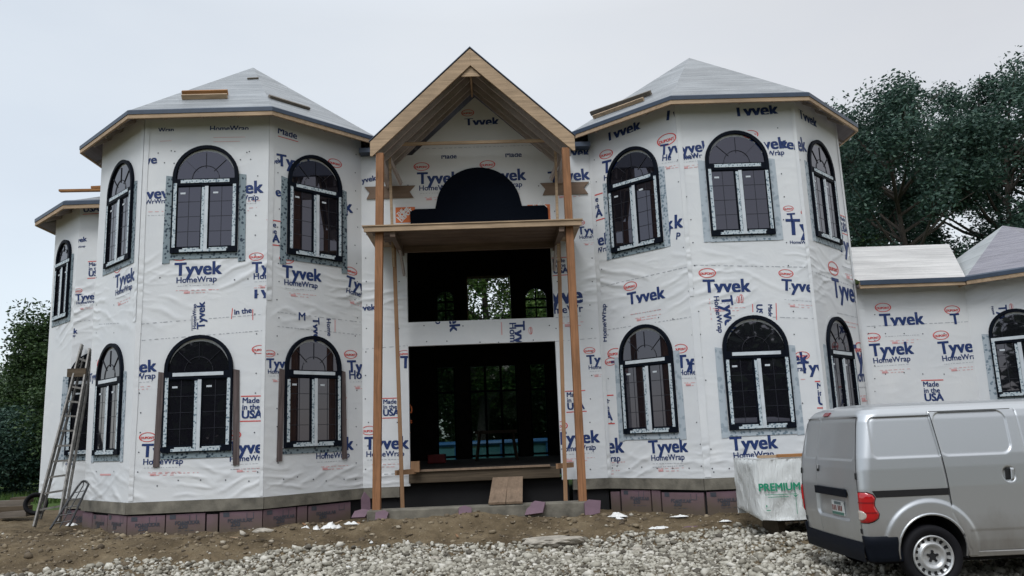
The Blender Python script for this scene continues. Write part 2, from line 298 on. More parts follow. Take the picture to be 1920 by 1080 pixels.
class Prints:
    """printing on one wall face, in face coordinates (u, z)"""
    def __init__(s, f, zr=(.9, 8.4), out=.004): s.f = f; s.mb = MB(); s.zr = zr; s.out = out
    def poly(s, P, mi, lift=0):
        n_ = FACES[s.f]['len']; regs = [(.01, n_ - .01, *s.zr)]
        if s.f == 'C': regs = [(.01, CX + OX0 - .005, *s.zr), (CX + OX1 + .005, n_ - .01, *s.zr), (CX + OX0 - .005, CX + OX1 + .005, 3.465, 3.915), (CX + OX0 - .005, CX + OX1 + .005, 5.41, s.zr[1])]
        for g in regs: s._poly(list(P), g, mi, lift)
    def _poly(s, P, g, mi, lift):
        P = clip_poly(P, 0, g[0], g[1]); P = clip_poly(P, 1, g[2], g[3]) if P else P
        if P and len(P) > 2: s.mb.face([P3(s.f, p[0], p[1], s.out + lift) for p in P], mi, [tuple(p) for p in P])
    def text(s, t, a, b, mi=0, bold=.018, vclip=None, width=None, lift=0):
        """a, b: ends of the base line in (u, z); letters fitted to a..b, thickened by a few offset layers"""
        for q, (dx, dy) in enumerate(((-1, -.6), (1, -.6), (-1, .6), (1, .6), (0, 0))):
            s._text(t, a, b, mi, (dx * bold * 1.9, dy * bold * 1.7), vclip, lift + q * .0004)
    def _text(s, t, a, b, mi, sh, vclip, lift):
        V, Fs, wd = text_geo(t, 0.); V = V + np.array(sh); a = np.array(a); b = np.array(b); e = (b - a); ln = np.linalg.norm(e); e = e / ln; nn = np.array([-e[1], e[0]]); k = ln / wd
        for f in Fs:
            P = [tuple(V[i]) for i in f]
            if vclip: P = clip_poly(P, 1, vclip[0], vclip[1])
            if P and len(P) > 2: s.poly([tuple(a + (e * p[0] + nn * p[1]) * k) for p in P], mi, lift)
    def line(s, a, b, wd, mi, lift=0, dash=0):
        a = np.array(a, float); b = np.array(b, float); e = (b - a); ln = np.linalg.norm(e); e /= ln; nn = np.array([-e[1], e[0]]) * wd / 2
        t = 0
        while t < ln:
            l = ln if not dash else dash * random.uniform(.5, 1.6); t1 = min(ln, t + l); p, q = a + e * t, a + e * t1
            s.poly([tuple(p - nn), tuple(q - nn), tuple(q + nn), tuple(p + nn)], mi, lift); t = t1 + (dash * random.uniform(.3, 1.2) if dash else 1)
    def oval(s, c, e, rx, ry, mi=1, letters=True):
        c = np.array(c); nn = np.array([-e[1], e[0]]); N = 28
        for i in range(N):
            t0, t1 = 2 * math.pi * i / N, 2 * math.pi * (i + 1) / N
            q = [c + e * rx * k * math.cos(t) + nn * ry * k * math.sin(t) for k, t in ((1, t0), (1, t1), (.86, t1), (.86, t0))]; s.poly([tuple(p) for p in q], mi)
        if letters:
            s.text('DUPONT', c - e * rx * .76 - nn * ry * .36, c + e * rx * .76 - nn * ry * .36, mi, .03)
    def logo(s, a, b, word='Tyvek', oval=True, sub=True, lines=True, vclip=None, subword='HomeWrap'):
        a = np.array(a); b = np.array(b); full = {'Tyvek': 1}.get(word); e = b - a; ln = np.linalg.norm(e); e = e / ln; nn = np.array([-e[1], e[0]])
        W = ln * text_geo('Tyvek', 0.)[2] / text_geo(word, 0.)[2]      # width a whole word would have
        s.text(word, a, b, 0, .018, vclip)
        if oval: s.oval(a + e * .10 * W + nn * .43 * W, e, .19 * W, .105 * W)
        if sub:
            sw = .86 * W if word == 'Tyvek' else .92 * ln
            s.text(subword, a + e * .04 * W - nn * .165 * W, a + e * (.04 * W + sw) - nn * .165 * W, 0, .012)
        if lines:
            s.line(a + e * .06 * W - nn * .235 * W, a + e * (.06 * W + .8 * min(W, ln)) - nn * .235 * W, .010 * W, 2, dash=.03)
            s.line(a + e * .16 * W - nn * .34 * W, a + e * (.16 * W + .7 * min(W, ln)) - nn * .34 * W, .012 * W, 5, dash=.05)
            s.line(a + e * .22 * W - nn * .40 * W, a + e * (.22 * W + .5 * min(W, ln)) - nn * .40 * W, .014 * W, 5, dash=.05)
            s.line(a + e * .20 * W - nn * .385 * W, a + e * .33 * W - nn * .385 * W, .05 * W, 5)
    def made(s, a, b, parts=('Made', 'in the', 'USA')):
        """a, b: ends of the lower red rule"""
        a = np.array(a); b = np.array(b); e = b - a; ln = np.linalg.norm(e); e = e / ln; nn = np.array([-e[1], e[0]]); W = ln
        s.line(a, b, .045 * W, 1); s.line(a + nn * 1.02 * W, b + nn * 1.02 * W, .045 * W, 1)
        for t, y, w0, bo in ((parts[2], .12, .82, .022), (parts[1], .47, .70, .014), (parts[0], .74, .68, .014)):
            if t: s.text(t, a + e * .08 * W + nn * y * W, a + e * (.08 + w0) * W + nn * y * W, 0, bo)
    def cap(s, u, z, r=.0125):
        s.poly([(u + r * math.cos(t), z + r * math.sin(t)) for t in [k * math.pi / 4 for k in range(8)]], 6, .002)
    # the same, given by sight lines
    def o(s, x, y): return on(s.f, x, y)
    def plogo(s, x0, y0, x1, y1, **k): s.logo(s.o(x0, y0), s.o(x1, y1), **k)
    def ptext(s, t, x0, y0, x1, y1, mi=0, **k): s.text(t, s.o(x0, y0), s.o(x1, y1), mi, **k)
    def pmade(s, x0, y0, x1, y1, **k): s.made(s.o(x0, y0), s.o(x1, y1), **k)
    def poval(s, x, y, wpx, rot=0):
        c = np.array(s.o(x, y)); q = np.array(s.o(x + wpx / 2, y)); r = abs(q[0] - c[0]); e = np.array([math.cos(rot), math.sin(rot)]); s.oval(c, e, r, r * .55)
    def pline(s, x0, y0, x1, y1, mi=1, wd=.014, dash=0): s.line(s.o(x0, y0), s.o(x1, y1), wd, mi, dash=dash)
    def build(s, parent): return s.mb.build('printing', PRINT_MATS, parent)

# ------------------------------------------------------------------ ground
def gravel_edge(x): return np.interp(x, [-30, -8, -5.3, -3.2, -.7, 2, 4, 6, 30], [11.3, 11.55, 11.75, 12.55, 13.0, 13.15, 13.25, 13.3, 13.4])
def gz(x, y):
    x = np.asarray(x, float); y = np.asarray(y, float)
    base = np.interp(x, [-12, -6, 4, 8], [.36, .34, .25, .24])
    e = gravel_edge(x); z = base * sstep((y - (e - 1.0)) / 2.2)
    berm = .17 * np.exp(-((x + 1.5) / 1.1) ** 4 - ((y - 13.62) / .42) ** 2) + .13 * np.exp(-((x - .2) / 1.2) ** 4 - ((y - 13.7) / .25) ** 2) + .16 * np.exp(-((x - 4.1) / 1.1) ** 4 - ((y - 11.75) / .55) ** 2) + .07 * np.exp(-((x - .9) / .7) ** 2 - ((y - 13.2) / .3) ** 2)
    m = sstep((y - e + .3) / .5) * (1 - sstep((y - 17) / 4))
    z = z + berm + m * ((vnoise(x * 2.3, y * 2.9, 1) - .5) * .10 + (vnoise(x * 6, y * 8, 2) - .5) * .05 + (vnoise(x * 15, y * 19, 3) - .5) * .03)
    g = (1 - m) * (np.abs(x) < 30) * (y < 16)
    return z + g * (vnoise(x * 1.1, y * 1.1, 4) - .5) * .05
xs = np.unique(np.concatenate([[-900, -400, -150, -80, -40, -25, -18], np.arange(-14, 12.01, .075), [14, 18, 25, 40, 80, 150, 400, 900]]))
ys = np.unique(np.concatenate([[-900, -300, -100, -40, -15, -5, 2, 5], np.arange(7, 15.5, .06), np.arange(15.6, 24, .4), [26, 30, 36, 45, 60, 90, 150, 300, 900]]))
X, Y = np.meshgrid(xs, ys); Z = gz(X, Y); nx, ny = len(xs), len(ys)
ii = np.arange((ny - 1) * nx).reshape(ny - 1, nx)[:, :-1].ravel()
gmat = NB('ground_soil'); oc = gmat.co(); sep = gmat.n('ShaderNodeSeparateXYZ', {0: oc}).outputs
n1 = gmat.noise(oc, 1.4, 6, .6); n2 = gmat.noise(oc, 9, 6, .65); n3 = gmat.noise(oc, 40, 4, .6)
dirt = gmat.mix(.6, gmat.ramp(n1, (.3, (.085, .063, .038)), (.55, (.178, .135, .082)), (.75, (.265, .212, .138))), gmat.ramp(n2, (.3, .45), (.7, 1.0)), 'MULTIPLY')
dirt = gmat.mix(gmat.ramp(n3, (.64, 0.), (.72, .6)), dirt, (.30, .26, .21))
grass = gmat.ramp(n2, (.3, (.03, .055, .012)), (.7, (.075, .12, .03)))
gmask = gmat.ramp(gmat.math('ADD', sep[1], gmat.math('MULTIPLY', n1, 4)), (0, 0.), (1, 1.))
gm2 = gmat.math('GREATER_THAN', gmat.math('ADD', sep[1], gmat.math('MULTIPLY', n1, 3)), 21.5)
gm3 = gmat.math('GREATER_THAN', gmat.math('ADD', gmat.math('MULTIPLY', sep[1], -1), gmat.math('MULTIPLY', n1, 3)), 4)
gm4 = gmat.math('MAXIMUM', gm2, gm3)
gmat.set(Base_Color=gmat.mix(gm4, dirt, grass), Roughness=.95, Specular_IOR_Level=.15, Normal=gmat.bump(gmat.math('ADD', n2, gmat.math('MULTIPLY', n3, .6)), .8, .05))
ground = from_np('ground', np.stack([X.ravel(), Y.ravel(), Z.ravel()], 1), np.stack([ii, ii + 1, ii + 1 + nx, ii + nx], 1), gmat.m, smooth=True)
tag(ground, kind='structure')

# gravel: loose crushed stone
def ico():
    bm = bmesh.new(); bmesh.ops.create_icosphere(bm, subdivisions=1, radius=1); V = np.array([v.co[:] for v in bm.verts]); Fs = np.array([[v.index for v in f.verts] for f in bm.faces]); bm.free(); return V, Fs
IV, IF = ico()
def scatter_stones(name, px, py, pz, size, mat, flat=.7):
    n = len(px); nv = len(IV)
    V = IV[None] * (1 + rng.uniform(-.38, .38, (n, nv, 1))); V = V * (size[:, None, None] * rng.uniform(.65, 1.25, (n, 1, 3)) * np.array([1, 1, flat]))
    a, b = rng.uniform(0, 6.28, n), rng.uniform(-.5, .5, n); ca, sa, cb, sb = np.cos(a)[:, None], np.sin(a)[:, None], np.cos(b)[:, None], np.sin(b)[:, None]
    y_, z_ = V[..., 1] * cb - V[..., 2] * sb, V[..., 1] * sb + V[..., 2] * cb; x_ = V[..., 0]
    V = np.stack([x_ * ca - y_ * sa + px[:, None], x_ * sa + y_ * ca + py[:, None], z_ + pz[:, None]], 2)
    Fs = (IF[None] + (np.arange(n) * nv)[:, None, None]).reshape(-1, 3)
    return from_np(name, V.reshape(-1, 3), Fs, mat)
gv = NB('crushed_stone'); isl = gv.n('ShaderNodeNewGeometry').outputs['Random Per Island']; nn_ = gv.noise(gv.co(), 25, 4)
gv.set(Base_Color=gv.mix(.5, gv.ramp(isl, (0, (.10, .088, .07)), (.3, (.30, .278, .225)), (.7, (.45, .425, .355)), (1, (.62, .59, .52))), gv.ramp(nn_, (.3, .6), (.7, 1.)), 'MULTIPLY'), Roughness=.85, Specular_IOR_Level=.3)
N = 52000
gx = rng.uniform(-9.5, 9.0, N); gy = rng.uniform(8.2, 13.5, N); ed = gravel_edge(gx) + (vnoise(gx * 1.7, gy * 0 + 3, 9) - .5) * .5
keep = gy < ed - np.abs(rng.normal(0, .10, N)) ; gx, gy = gx[keep], gy[keep]
sz = np.clip(rng.lognormal(math.log(.0225), .42, len(gx)), .010, .065)
tag(scatter_stones('gravel', gx, gy, gz(gx, gy) + sz * rng.uniform(-.1, .7, len(gx)), sz, gv.m), kind='stuff')
# clods and crumbs of soil between gravel and house
N = 5200; cx_ = rng.uniform(-9.5, 7, N); cy_ = rng.uniform(11.4, 14.6, N); k = (cy_ > gravel_edge(cx_) - .15); cx_, cy_ = cx_[k], cy_[k]
cs = np.clip(rng.lognormal(math.log(.016), .55, len(cx_)), .006, .07)
cl = NB('soil_clod'); isl = cl.n('ShaderNodeNewGeometry').outputs['Random Per Island']
cl.set(Base_Color=cl.ramp(isl, (0, (.07, .053, .035)), (.6, (.18, .14, .09)), (.9, (.26, .21, .14)), (1, (.46, .43, .37))), Roughness=.95)
tag(scatter_stones('soil_crumbs', cx_, cy_, gz(cx_, cy_) + cs * .2, cs, cl.m), kind='stuff')

# ------------------------------------------------------------------ the house
house = empty('house', None, (HX, HY, 0), PSI)
tag(house, 'two storey house under construction in white printed wrap with twin turrets and timber porch gable', 'house')
def wall(f, z0, z1, u0=0, u1=None, th=.12, name='wall'):
    q = FACES[f]; u1 = q['len'] if u1 is None else u1; m = MB()
    a, b = P3(f, u0, z0), P3(f, u1, z0); n = Vector((q['n'][0], q['n'][1], 0))
    P = [a, b, b + Vector((0, 0, z1 - z0)), a + Vector((0, 0, z1 - z0))]; uv = [(u0 + q['a'][0], z0), (u1 + q['a'][0], z0), (u1 + q['a'][0], z1), (u0 + q['a'][0], z1)]
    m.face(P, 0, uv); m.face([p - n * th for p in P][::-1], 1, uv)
    for i in range(4): j = (i + 1) % 4; m.face([P[j], P[i], P[i] - n * th, P[j] - n * th], 0)
    return m.build(name, [WRAP, W_INT], house)

WIN_W, WIN_H = 1.16, 1.98
def window(f, uc, zb, ww=WIN_W, hh=WIN_H, style='grey', low=0.0):
    r = ww / 2; zs = zb + hh - r; q = FACES[f]; n = Vector((q['n'][0], q['n'][1], 0))
    root = empty('window', house)
    def pt(u, z, out): return P3(f, uc + u, z, out)
    def arc(rad, z0, k=22): return [(-rad * math.cos(math.pi * i / k), z0 + rad * math.sin(math.pi * i / k)) for i in range(k + 1)]
    def strip(m, u0, u1, z0, z1, o0, o1): m.prism([pt(u0, z0, o0), pt(u1, z0, o0), pt(u1, z1, o0), pt(u0, z1, o0)], n * (o1 - o0))
    fw = .062; m = MB()
    # outer ring: jambs + arch
    outer = [(-r, zb)] + arc(r, zs) + [(r, zb)]; inner = [(-r + fw, zb)] + arc(r - fw, zs) + [(r - fw, zb)]
    for i in range(len(outer) - 1):
        P = [outer[i], outer[i + 1], inner[i + 1], inner[i]]; m.prism([pt(*p, .002) for p in P], n * .055)
    strip(m, -r + fw, r - fw, zb, zb + .085, .002, .052)                       # sill rail
    strip(m, -r + fw, r - fw, zs - .17, zs - .045, .002, .052)                    # transom
    strip(m, -.06, .06, zb + .085, zs - .17, .002, .052)                          # mullion
    for sx in (-1, 1):                                                           # sash frames
        a, b = sx * .06, sx * (r - fw); lo, hi = min(a, b), max(a, b)
        strip(m, lo, lo + .018, zb + .085, zs - .17, .002, .036); strip(m, hi - .018, hi, zb + .085, zs - .17, .002, .036)
        strip(m, lo + .018, hi - .018, zb + .085, zb + .115, .002, .036); strip(m, lo + .018, hi - .018, zs - .19, zs - .17, .002, .036)
    m.build('frame', FRAME, root)
    g = MB(); A_ = arc(r - fw, zs - .045); g.face([pt(*p, .022) for p in A_][::-1]); g.build('arched_pane', GLASS, root)
    for sx in (-1, 1):
        g = MB(); a, b = sx * .078, sx * (r - fw - .018); lo, hi = min(a, b), max(a, b); z0, z1 = zb + .115, zs - .19
        tilt = random.uniform(-.003, .003)
        g.face([pt(lo, z0, .022 + tilt), pt(hi, z0, .022 - tilt), pt(hi, z1, .022 - tilt), pt(lo, z1, .022 + tilt)]); g.build('pane', GLASS, root)
        k = MB(); mid = (lo + hi) / 2
        strip(k, mid - .0045, mid + .0045, z0, z1, .0235, .026)
        for t in (.25, .5, .75): zz = z0 + (z1 - z0) * t; strip(k, lo, mid - .0045, zz - .0045, zz + .0045, .0235, .026); strip(k, mid + .0045, hi, zz - .0045, zz + .0045, .0235, .026)
        k.build('muntin', MUNTIN, root)
        k = MB(); zz = z1 - .10; strip(k, lo + .06, lo + .15, zz - .032, zz, .027, .029); k.build('sticker', STRIPP, root)
    k = MB()
    for ang in (45, 90, 135): c_, s_ = math.cos(R(ang)), math.sin(R(ang)); k.bar(pt(.2 * c_, zs - .045 + .2 * s_, .029), pt((r - fw) * c_ * .97, zs - .05 + (r - fw) * s_ * .96, .029), .006, .012, n)
    ar = [pt(u, z, .029) for u, z in arc(.24, zs - .04, 12)]
    k.tube(ar, .006, 4); k.build('muntin', MUNTIN, root)
    # strips of tape and protective film on the frame
    k = MB(); strip(k, -.43, .43, zs - .125, zs - .065, .058, .062); k.build('transom_film', STRIP if zb > 4 else STRIPP, root)
    k = MB(); strip(k, -.052, -.004, zb + .06, zs - .21, .054, .057); k.build('mullion_film', STRIP, root)
    k = MB(); strip(k, 0, .062, zb + .02, zs - .19, .055, .060); k.build('mullion_film', STRIPP, root)
    for sx in (-1, 1):
        a, b = sx * (r - .085), sx * (r - .03); k = MB(); strip(k, min(a, b), max(a, b), zb + .10, zs - .12 - .1 * random.random(), .058, .061); k.build('jamb_film', STRIP, root)
    k = MB(); strip(k, -.42, .40, zb + .015, zb + .06, .054, .058); strip(k, -.36, -.08, zb + .062, zb + .085, .054, .058); strip(k, .1, .42, zb + .062, zb + .085, .054, .058); k.build('sill_film', STRIP, root)
    # flashing tape
    T = {'grey': TAPE_D, 'pale': TAPE_L, 'foil': TAPE_W, 'batten': TAPE_B}[style]
    for sx in (-1, 1):
        wd = .13 if style != 'batten' else .105; drop = low * random.uniform(.8, 1.2) if low else .03; a, b = sx * (r + .004), sx * (r + wd)
        k = MB(); lo, hi = min(a, b), max(a, b); lean = .03 * sx if style == 'batten' else .012 * sx; zt = zs + (.02 if style != 'batten' else -.05)
        k.prism([pt(lo + lean, zb - .08 - drop, .004), pt(hi + lean, zb - .08 - drop + .01, .004), pt(hi, zt, .004), pt(lo, zt + .02, .004)], n * (.02 if style == 'batten' else .006)); k.build('flashing_tape', T, root)
    k = MB(); strip(k, -r - .02, r + .02, zb - .105, zb - .004, .009, .014); k.build('sill_tape', TAPE_D if style != 'foil' else TAPE_L, root)
    if style == 'foil':
        k = MB(); O = arc(r + .06, zs, 18); I = arc(r + .003, zs, 18)
        for i in range(len(O) - 1): k.prism([pt(*p, .003) for p in (O[i], O[i + 1], I[i + 1], I[i])], n * .003)
        k.build('arch_tape', WRAP, root)
    return root

ZTOP = 7.74
for k in ('LL', 'LF', 'LR', 'RL', 'RF', 'RR'):
    wl = wall(k, ZB, ZTOP); wl['key'] = k
WALLS = {o['key']: o for o in house.children if 'key' in o}
for o in WALLS.values(): del o['key']
for k, uc, st in (('LL', 1.10, 'grey'), ('LF', 1.13, 'grey'), ('LR', .97, 'grey'), ('RL', 1.01, 'pale'), ('RF', 1.06, 'foil'), ('RR', .93, 'pale')):
    window(k, uc, 5.08, style=st, low=.12 if k in ('LF', 'LR') else .03)
for k, uc, st in (('LL', 1.03, 'pale'), ('LF', 1.11, 'batten'), ('LR', .95, 'batten'), ('RL', 1.03, 'foil'), ('RF', 1.08, 'foil'), ('RR', .86, 'foil')):
    window(k, uc, 1.64, style=st, low=.15 if st == 'batten' else .05)
# rear turret sides (turn the corner back to the body of the house)
for sx in (-1, 1):
    m = MB(); x = sx * (XT + H + A); m.box(min(x, x - sx * .12), max(x, x - sx * .12), A + .001, A + 2.3, ZB, ZTOP); m.build('wall', WRAP, house)

# centre wall with its two big openings, gable above
OX0, OX1 = -1.41, 1.42
WALLS['C'] = wall('C', ZB, 7.3, 0, CX + OX0); wall('C', ZB, 7.3, CX + OX1, 2 * CX)
wall('C', 3.46, 3.92, CX + OX0, CX + OX1); wall('C', 5.40, 7.3, CX + OX0, CX + OX1)
m = MB(); sl = .95; GAP = 8.50
m.prism([(-1.27, A, 7.301), (1.31, A, 7.301), (.02, A, GAP)], (0, .12, 0), 0); m.build('gable_wall', WRAP, house)

# wings
WALLS['W'] = wall('W', ZB, 6.75); wall('WA', ZB, 6.75); WALLS['G'] = wall('G', ZB, 4.4); WALLS['GB'] = wall('GB', ZB, 4.4)
m = MB(); m.box(GX1 + 1.5, GX1 + 3.7, GY - 1.5, GY - 1.38, ZB, 4.4); m.build('wall', WRAP, house)
m = MB(); m.box(WX0 - 1.0, WX0 - .88, WY + 1.001, 9.6, ZB, 6.75); m.build('wall', WRAP, house)
window('WA', .70, 4.40, .80, 1.66, 'grey'); 
uw = on('W', 150, 860)[0]; window('W', .50, 1.66, 1.0, 1.98, 'pale')
ug = .62; window('GB', .78, 2.05, .92, 1.66, 'pale')

def lap(f, u0, u1, z0, z1, seed, out=.0075):
    m = MB(); n_ = 34; q = FACES[f]
    horiz = (u1 - u0) > (z1 - z0)
    for i in range(n_):
        def P(k, e):
            t = k / n_; w_ = .018 * (float(vnoise(t * 9 + seed, seed, 5)) - .5)
            u, z = (u0 + (u1 - u0) * t, (z0, z1)[e] + w_) if horiz else ((u0, u1)[e] + w_, z0 + (z1 - z0) * t)
            u = min(max(u, .004), q['len'] - .004); return P3(f, u, z, out + .004 * float(vnoise(t * 14 + seed, e + .5, 6))), (u + q['a'][0] + seed, z)
        c = [P(i, 0), P(i + 1, 0), P(i + 1, 1), P(i, 1)]; m.face([p for p, _ in c], 0, [p for _, p in c])
    m.build('wrap_lap', WRAP, WALLS[f])
for f, u0, u1, z0, z1 in (('LF', .0, .09, ZB + .02, 7.7), ('LF', 2.17, 2.233, ZB + .02, 4.1), ('LR', 0, .10, 4.2, 7.7), ('RF', 0, .13, ZB + .02, 3.7), ('RF', 0, .08, 4.0, 7.7), ('RF', 2.17, 2.233, ZB, 7.7), ('RL', 0, .09, ZB + .02, 7.7), ('RR', 1.93, 2.03, ZB, 7.7), ('LL', 1.92, 2.03, 3.9, 7.7), ('G', .02, .2, ZB, 4.3)):
    lap(f, u0, u1, z0, z1, u0 * 3 + z0)
# ---- printing on the wrap (all placed as measured)
def do_prints():
    p = Prints('LF')
    p.ptext('yve', 262, 310, 294, 306, bold=.018); p.ptext('yvev', 262, 374, 316, 371); p.ptext('WrWrap', 272, 383, 318, 380, bold=.012)
    p.plogo(408, 366, 493, 361, oval=False); p.plogo(328, 517, 415, 513); p.plogo(473, 512, 517, 510, word='Tyv', subword='Home')
    p.pmade(500, 457, 546, 455); p.ptext('Tyvek', 384, 616, 384, 566, bold=.018); p.ptext('HomeWrap', 368, 616, 368, 570, bold=.012)
    p.pline(434, 598, 436, 578); p.pline(474, 600, 474, 580); p.ptext('in the', 440, 590, 472, 586)
    p.ptext('CH', 228, 627, 246, 626, 1, bold=.0); p.plogo(232, 701, 293, 696, word='yvek', subword='meWrap', oval=False)
    p.pmade(450, 790, 496, 789); p.plogo(266, 857, 352, 855); p.plogo(428, 852, 511, 848); p.ptext('HomeWrap', 394, 246, 466, 245, bold=.012, vclip=(.12, 1)); p.ptext('Wrap', 297, 248, 326, 247, bold=.012, vclip=(.1, 1))
    p.pline(300, 265, 322, 264, 5, .008); p.pline(400, 258, 460, 257, 5, .008); p.pline(400, 266, 450, 265, 5, .008)
    p.pline(230, 610, 512, 588, 7, .012, dash=.06); p.pline(245, 640, 515, 618, 7, .012, dash=.05); p.pline(360, 592, 360, 620, 7, .03)
    p.plogo(470, 560, 520, 558, word='Tyv', sub=False, lines=False, oval=False, vclip=(0, .5)); p.poval(487, 655, 30); p.plogo(236, 420, 300, 417, sub=False, oval=False, lines=False, vclip=(-.1, -.05)); p.pline(258, 398, 318, 396, 5, .010, dash=.05); p.pline(262, 405, 312, 403, 2, .008, dash=.03); p.pline(452, 378, 488, 376, 5, .010, dash=.05); p.pline(330, 545, 410, 543, 5, .010, dash=.05); p.pline(476, 540, 514, 538, 5, .010, dash=.05); p.pline(432, 880, 500, 878, 2, .010, dash=.03); p.pline(296, 888, 372, 886, 5, .012, dash=.05)
    for y in (285, 302): [p.cap(*p.o(x + random.uniform(-8, 8), y + random.uniform(-5, 5))) for x in (290, 315, 330, 455, 470)]
    for x in (262, 480): [p.cap(*p.o(x + random.uniform(-4, 4), y)) for y in range(330, 900, 37)]
    [p.cap(*p.o(x + random.uniform(-6, 6), 905 + random.uniform(-6, 6))) for x in range(245, 510, 45)]; [p.cap(*p.o(x, 520 + random.uniform(-6, 6))) for x in (300, 440, 465)]; p.build(WALLS['LF'])
    p = Prints('LL')
    p.plogo(216, 541, 252, 525); p.ptext('Tyvek', 168, 716, 188, 709); p.plogo(205, 700, 226, 699, word='Tyv', sub=False, oval=False)
    p.poval(192, 682, 20); p.pline(188, 890, 208, 890, 5, .03); p.pline(186, 608, 224, 606, 7, .012, dash=.06)
    for x in (181, 214): [p.cap(*p.o(x, y)) for y in range(520, 900, 52)]
    p.build(WALLS['LL'])
    p = Prints('LR')
    p.ptext('Made', 521, 250, 556, 261, bold=.014, vclip=(.0, .55)); p.pline(521, 255, 559, 266); p.ptext('Tyvek', 520, 310, 590, 322); p.poval(628, 306, 26); p.ptext('e', 518, 368, 527, 368)
    p.pmade(486, 456, 528, 461); p.ptext('Tyvek', 588, 392, 661, 399); p.ptext('P', 646, 409, 652, 410, bold=.012); p.plogo(530, 520, 602, 528, oval=True); p.plogo(648, 536, 694, 551, word='Tyve', subword='HomeWr')
    p.ptext('Tyvek', 586, 596, 588, 646, vclip=(0, 1)); p.ptext('Home', 612, 598, 614, 630, bold=.012); p.pline(628, 600, 628, 622, 5, .02)
    p.plogo(500, 690, 556, 690); p.plogo(652, 698, 704, 697, word='Tyek', subword='Horap'); p.ptext('Tyvek', 500, 310, 528, 305)
    p.pline(620, 746, 650, 746); p.pline(620, 787, 650, 787); p.plogo(590, 846, 662, 843, oval=False); p.ptext('M', 560, 600, 572, 601, bold=.01)
    for v in ((521, 300), (668, 305)): [p.cap(*p.o(v[0] + random.uniform(-3, 3), y)) for y in range(290, 900, 34)]
    [p.cap(*p.o(x + random.uniform(-5, 5), 898 + random.uniform(-4, 6))) for x in range(530, 672, 28)]
    p.pline(520, 585, 676, 604, 7, .012, dash=.06); p.pline(520, 612, 676, 628, 7, .012, dash=.05)
    p.build(WALLS['LR'])
    p = Prints('RL')
    p.plogo(1137, 268, 1202, 243, sub=False, oval=False, lines=False, vclip=(.06, .56)); p.plogo(1243, 229, 1323, 219, sub=False, oval=False, lines=False, vclip=(.06, .56))
    p.plogo(1130, 326, 1200, 310, lines=False); p.pmade(1096, 420, 1134, 409, parts=('Made', 'in the', 'USA')); p.ptext('Tyvek', 1086, 470, 1146, 455); p.ptext('HomeWrap', 1090, 484, 1146, 468, bold=.012)
    p.ptext('k', 1250, 430, 1262, 428); p.ptext('k', 1266, 428, 1280, 426); p.ptext('P', 1268, 449, 1275, 449, bold=.012); p.ptext('I', 1252, 452, 1255, 452, bold=.012)
    p.plogo(1178, 572, 1247, 559, vclip=(0, 1), sub=False); p.ptext('Tyvek', 1124, 641, 1122, 563); p.ptext('HomeWrap', 1138, 640, 1136, 570, bold=.012)
    p.plogo(1148, 703, 1180, 700, word='Ty', sub=False, lines=False); p.pmade(1112, 795, 1153, 794); p.plogo(1094, 852, 1170, 848, oval=False); p.plogo(1218, 850, 1290, 847, oval=False); p.plogo(1270, 690, 1345, 686); p.poval(1250, 262, 38)
    p.pline(1182, 590, 1240, 580, 5, .012, dash=.05); p.plogo(1290, 700, 1350, 698, sub=False, oval=False, lines=False); p.poval(1145, 678, 22); p.pline(1140, 868, 1172, 866, 5, .012, dash=.05); p.pline(1224, 876, 1282, 873, 2, .010, dash=.03); p.plogo(1238, 291, 1300, 281, sub=False, oval=False); p.ptext('He', 1242, 302, 1258, 300, bold=.012)
    p.pline(1112, 541, 1300, 498, 7, .012, dash=.06); p.pline(1116, 622, 1310, 592, 7, .014, dash=.05)
    for v in (1112, 1272): [p.cap(*p.o(v + (y - 300) * .075 + random.uniform(-4, 4), y)) for y in range(300, 900, 41)]
    [p.cap(*p.o(x + random.uniform(-5, 5), 878 + random.uniform(-4, 4))) for x in range(1146, 1320, 30)]; [p.cap(*p.o(x, 595 + random.uniform(-4, 4))) for x in (1170, 1235, 1262)]; p.build(WALLS['RL'])
    p = Prints('RF')
    p.plogo(1376, 221, 1460, 215, sub=False, oval=False, lines=False, vclip=(.06, .56)); p.plogo(1262, 291, 1332, 282); p.ptext('HomeW', 1264, 300, 1310, 295, bold=.012); p.plogo(1400, 284, 1476, 277, lines=False, oval=False); p.ptext('vek', 1462, 277, 1502, 282)
    p.poval(1407, 252, 30); p.poval(1478, 391, 20); p.ptext('T', 1478, 417, 1492, 416); p.poval(1510, 398, 18)
    p.plogo(1320, 549, 1407, 547, sub=False, vclip=(0, 1)); p.plogo(1466, 544, 1541, 549, sub=False); p.ptext('Tyvek', 1352, 556, 1362, 628); p.ptext('HomeWrap', 1338, 556, 1347, 624, bold=.012); p.poval(1384, 562, 13, math.pi / 2)
    p.pline(1411, 570, 1412, 600, 1); p.pline(1455, 568, 1456, 600, 1); p.ptext('Made', 1440, 571, 1441, 594, bold=.014); p.ptext('USA', 1418, 571, 1419, 600)
    p.ptext('Tyvek', 1440, 686, 1516, 681); p.ptext('HomeWrap', 1448, 700, 1512, 695, bold=.012); p.plogo(1371, 845, 1458, 840, oval=False); p.pmade(1532, 765, 1580, 764)
    p.poval(1390, 560, 16, math.pi / 2); p.pline(1330, 560, 1334, 600, 5, .012, dash=.05); p.plogo(1476, 440, 1520, 440, word='Ty', sub=True, lines=False, oval=False); p.pline(1440, 715, 1510, 711, 5, .012, dash=.05); p.plogo(1500, 700, 1545, 698, word='Tyv', sub=False, lines=False); p.ptext('Tyvek', 1562, 612, 1548, 545); p.pline(1300, 497, 1510, 501, 7, .012, dash=.06); p.pline(1345, 591, 1550, 598, 7, .012, dash=.06)
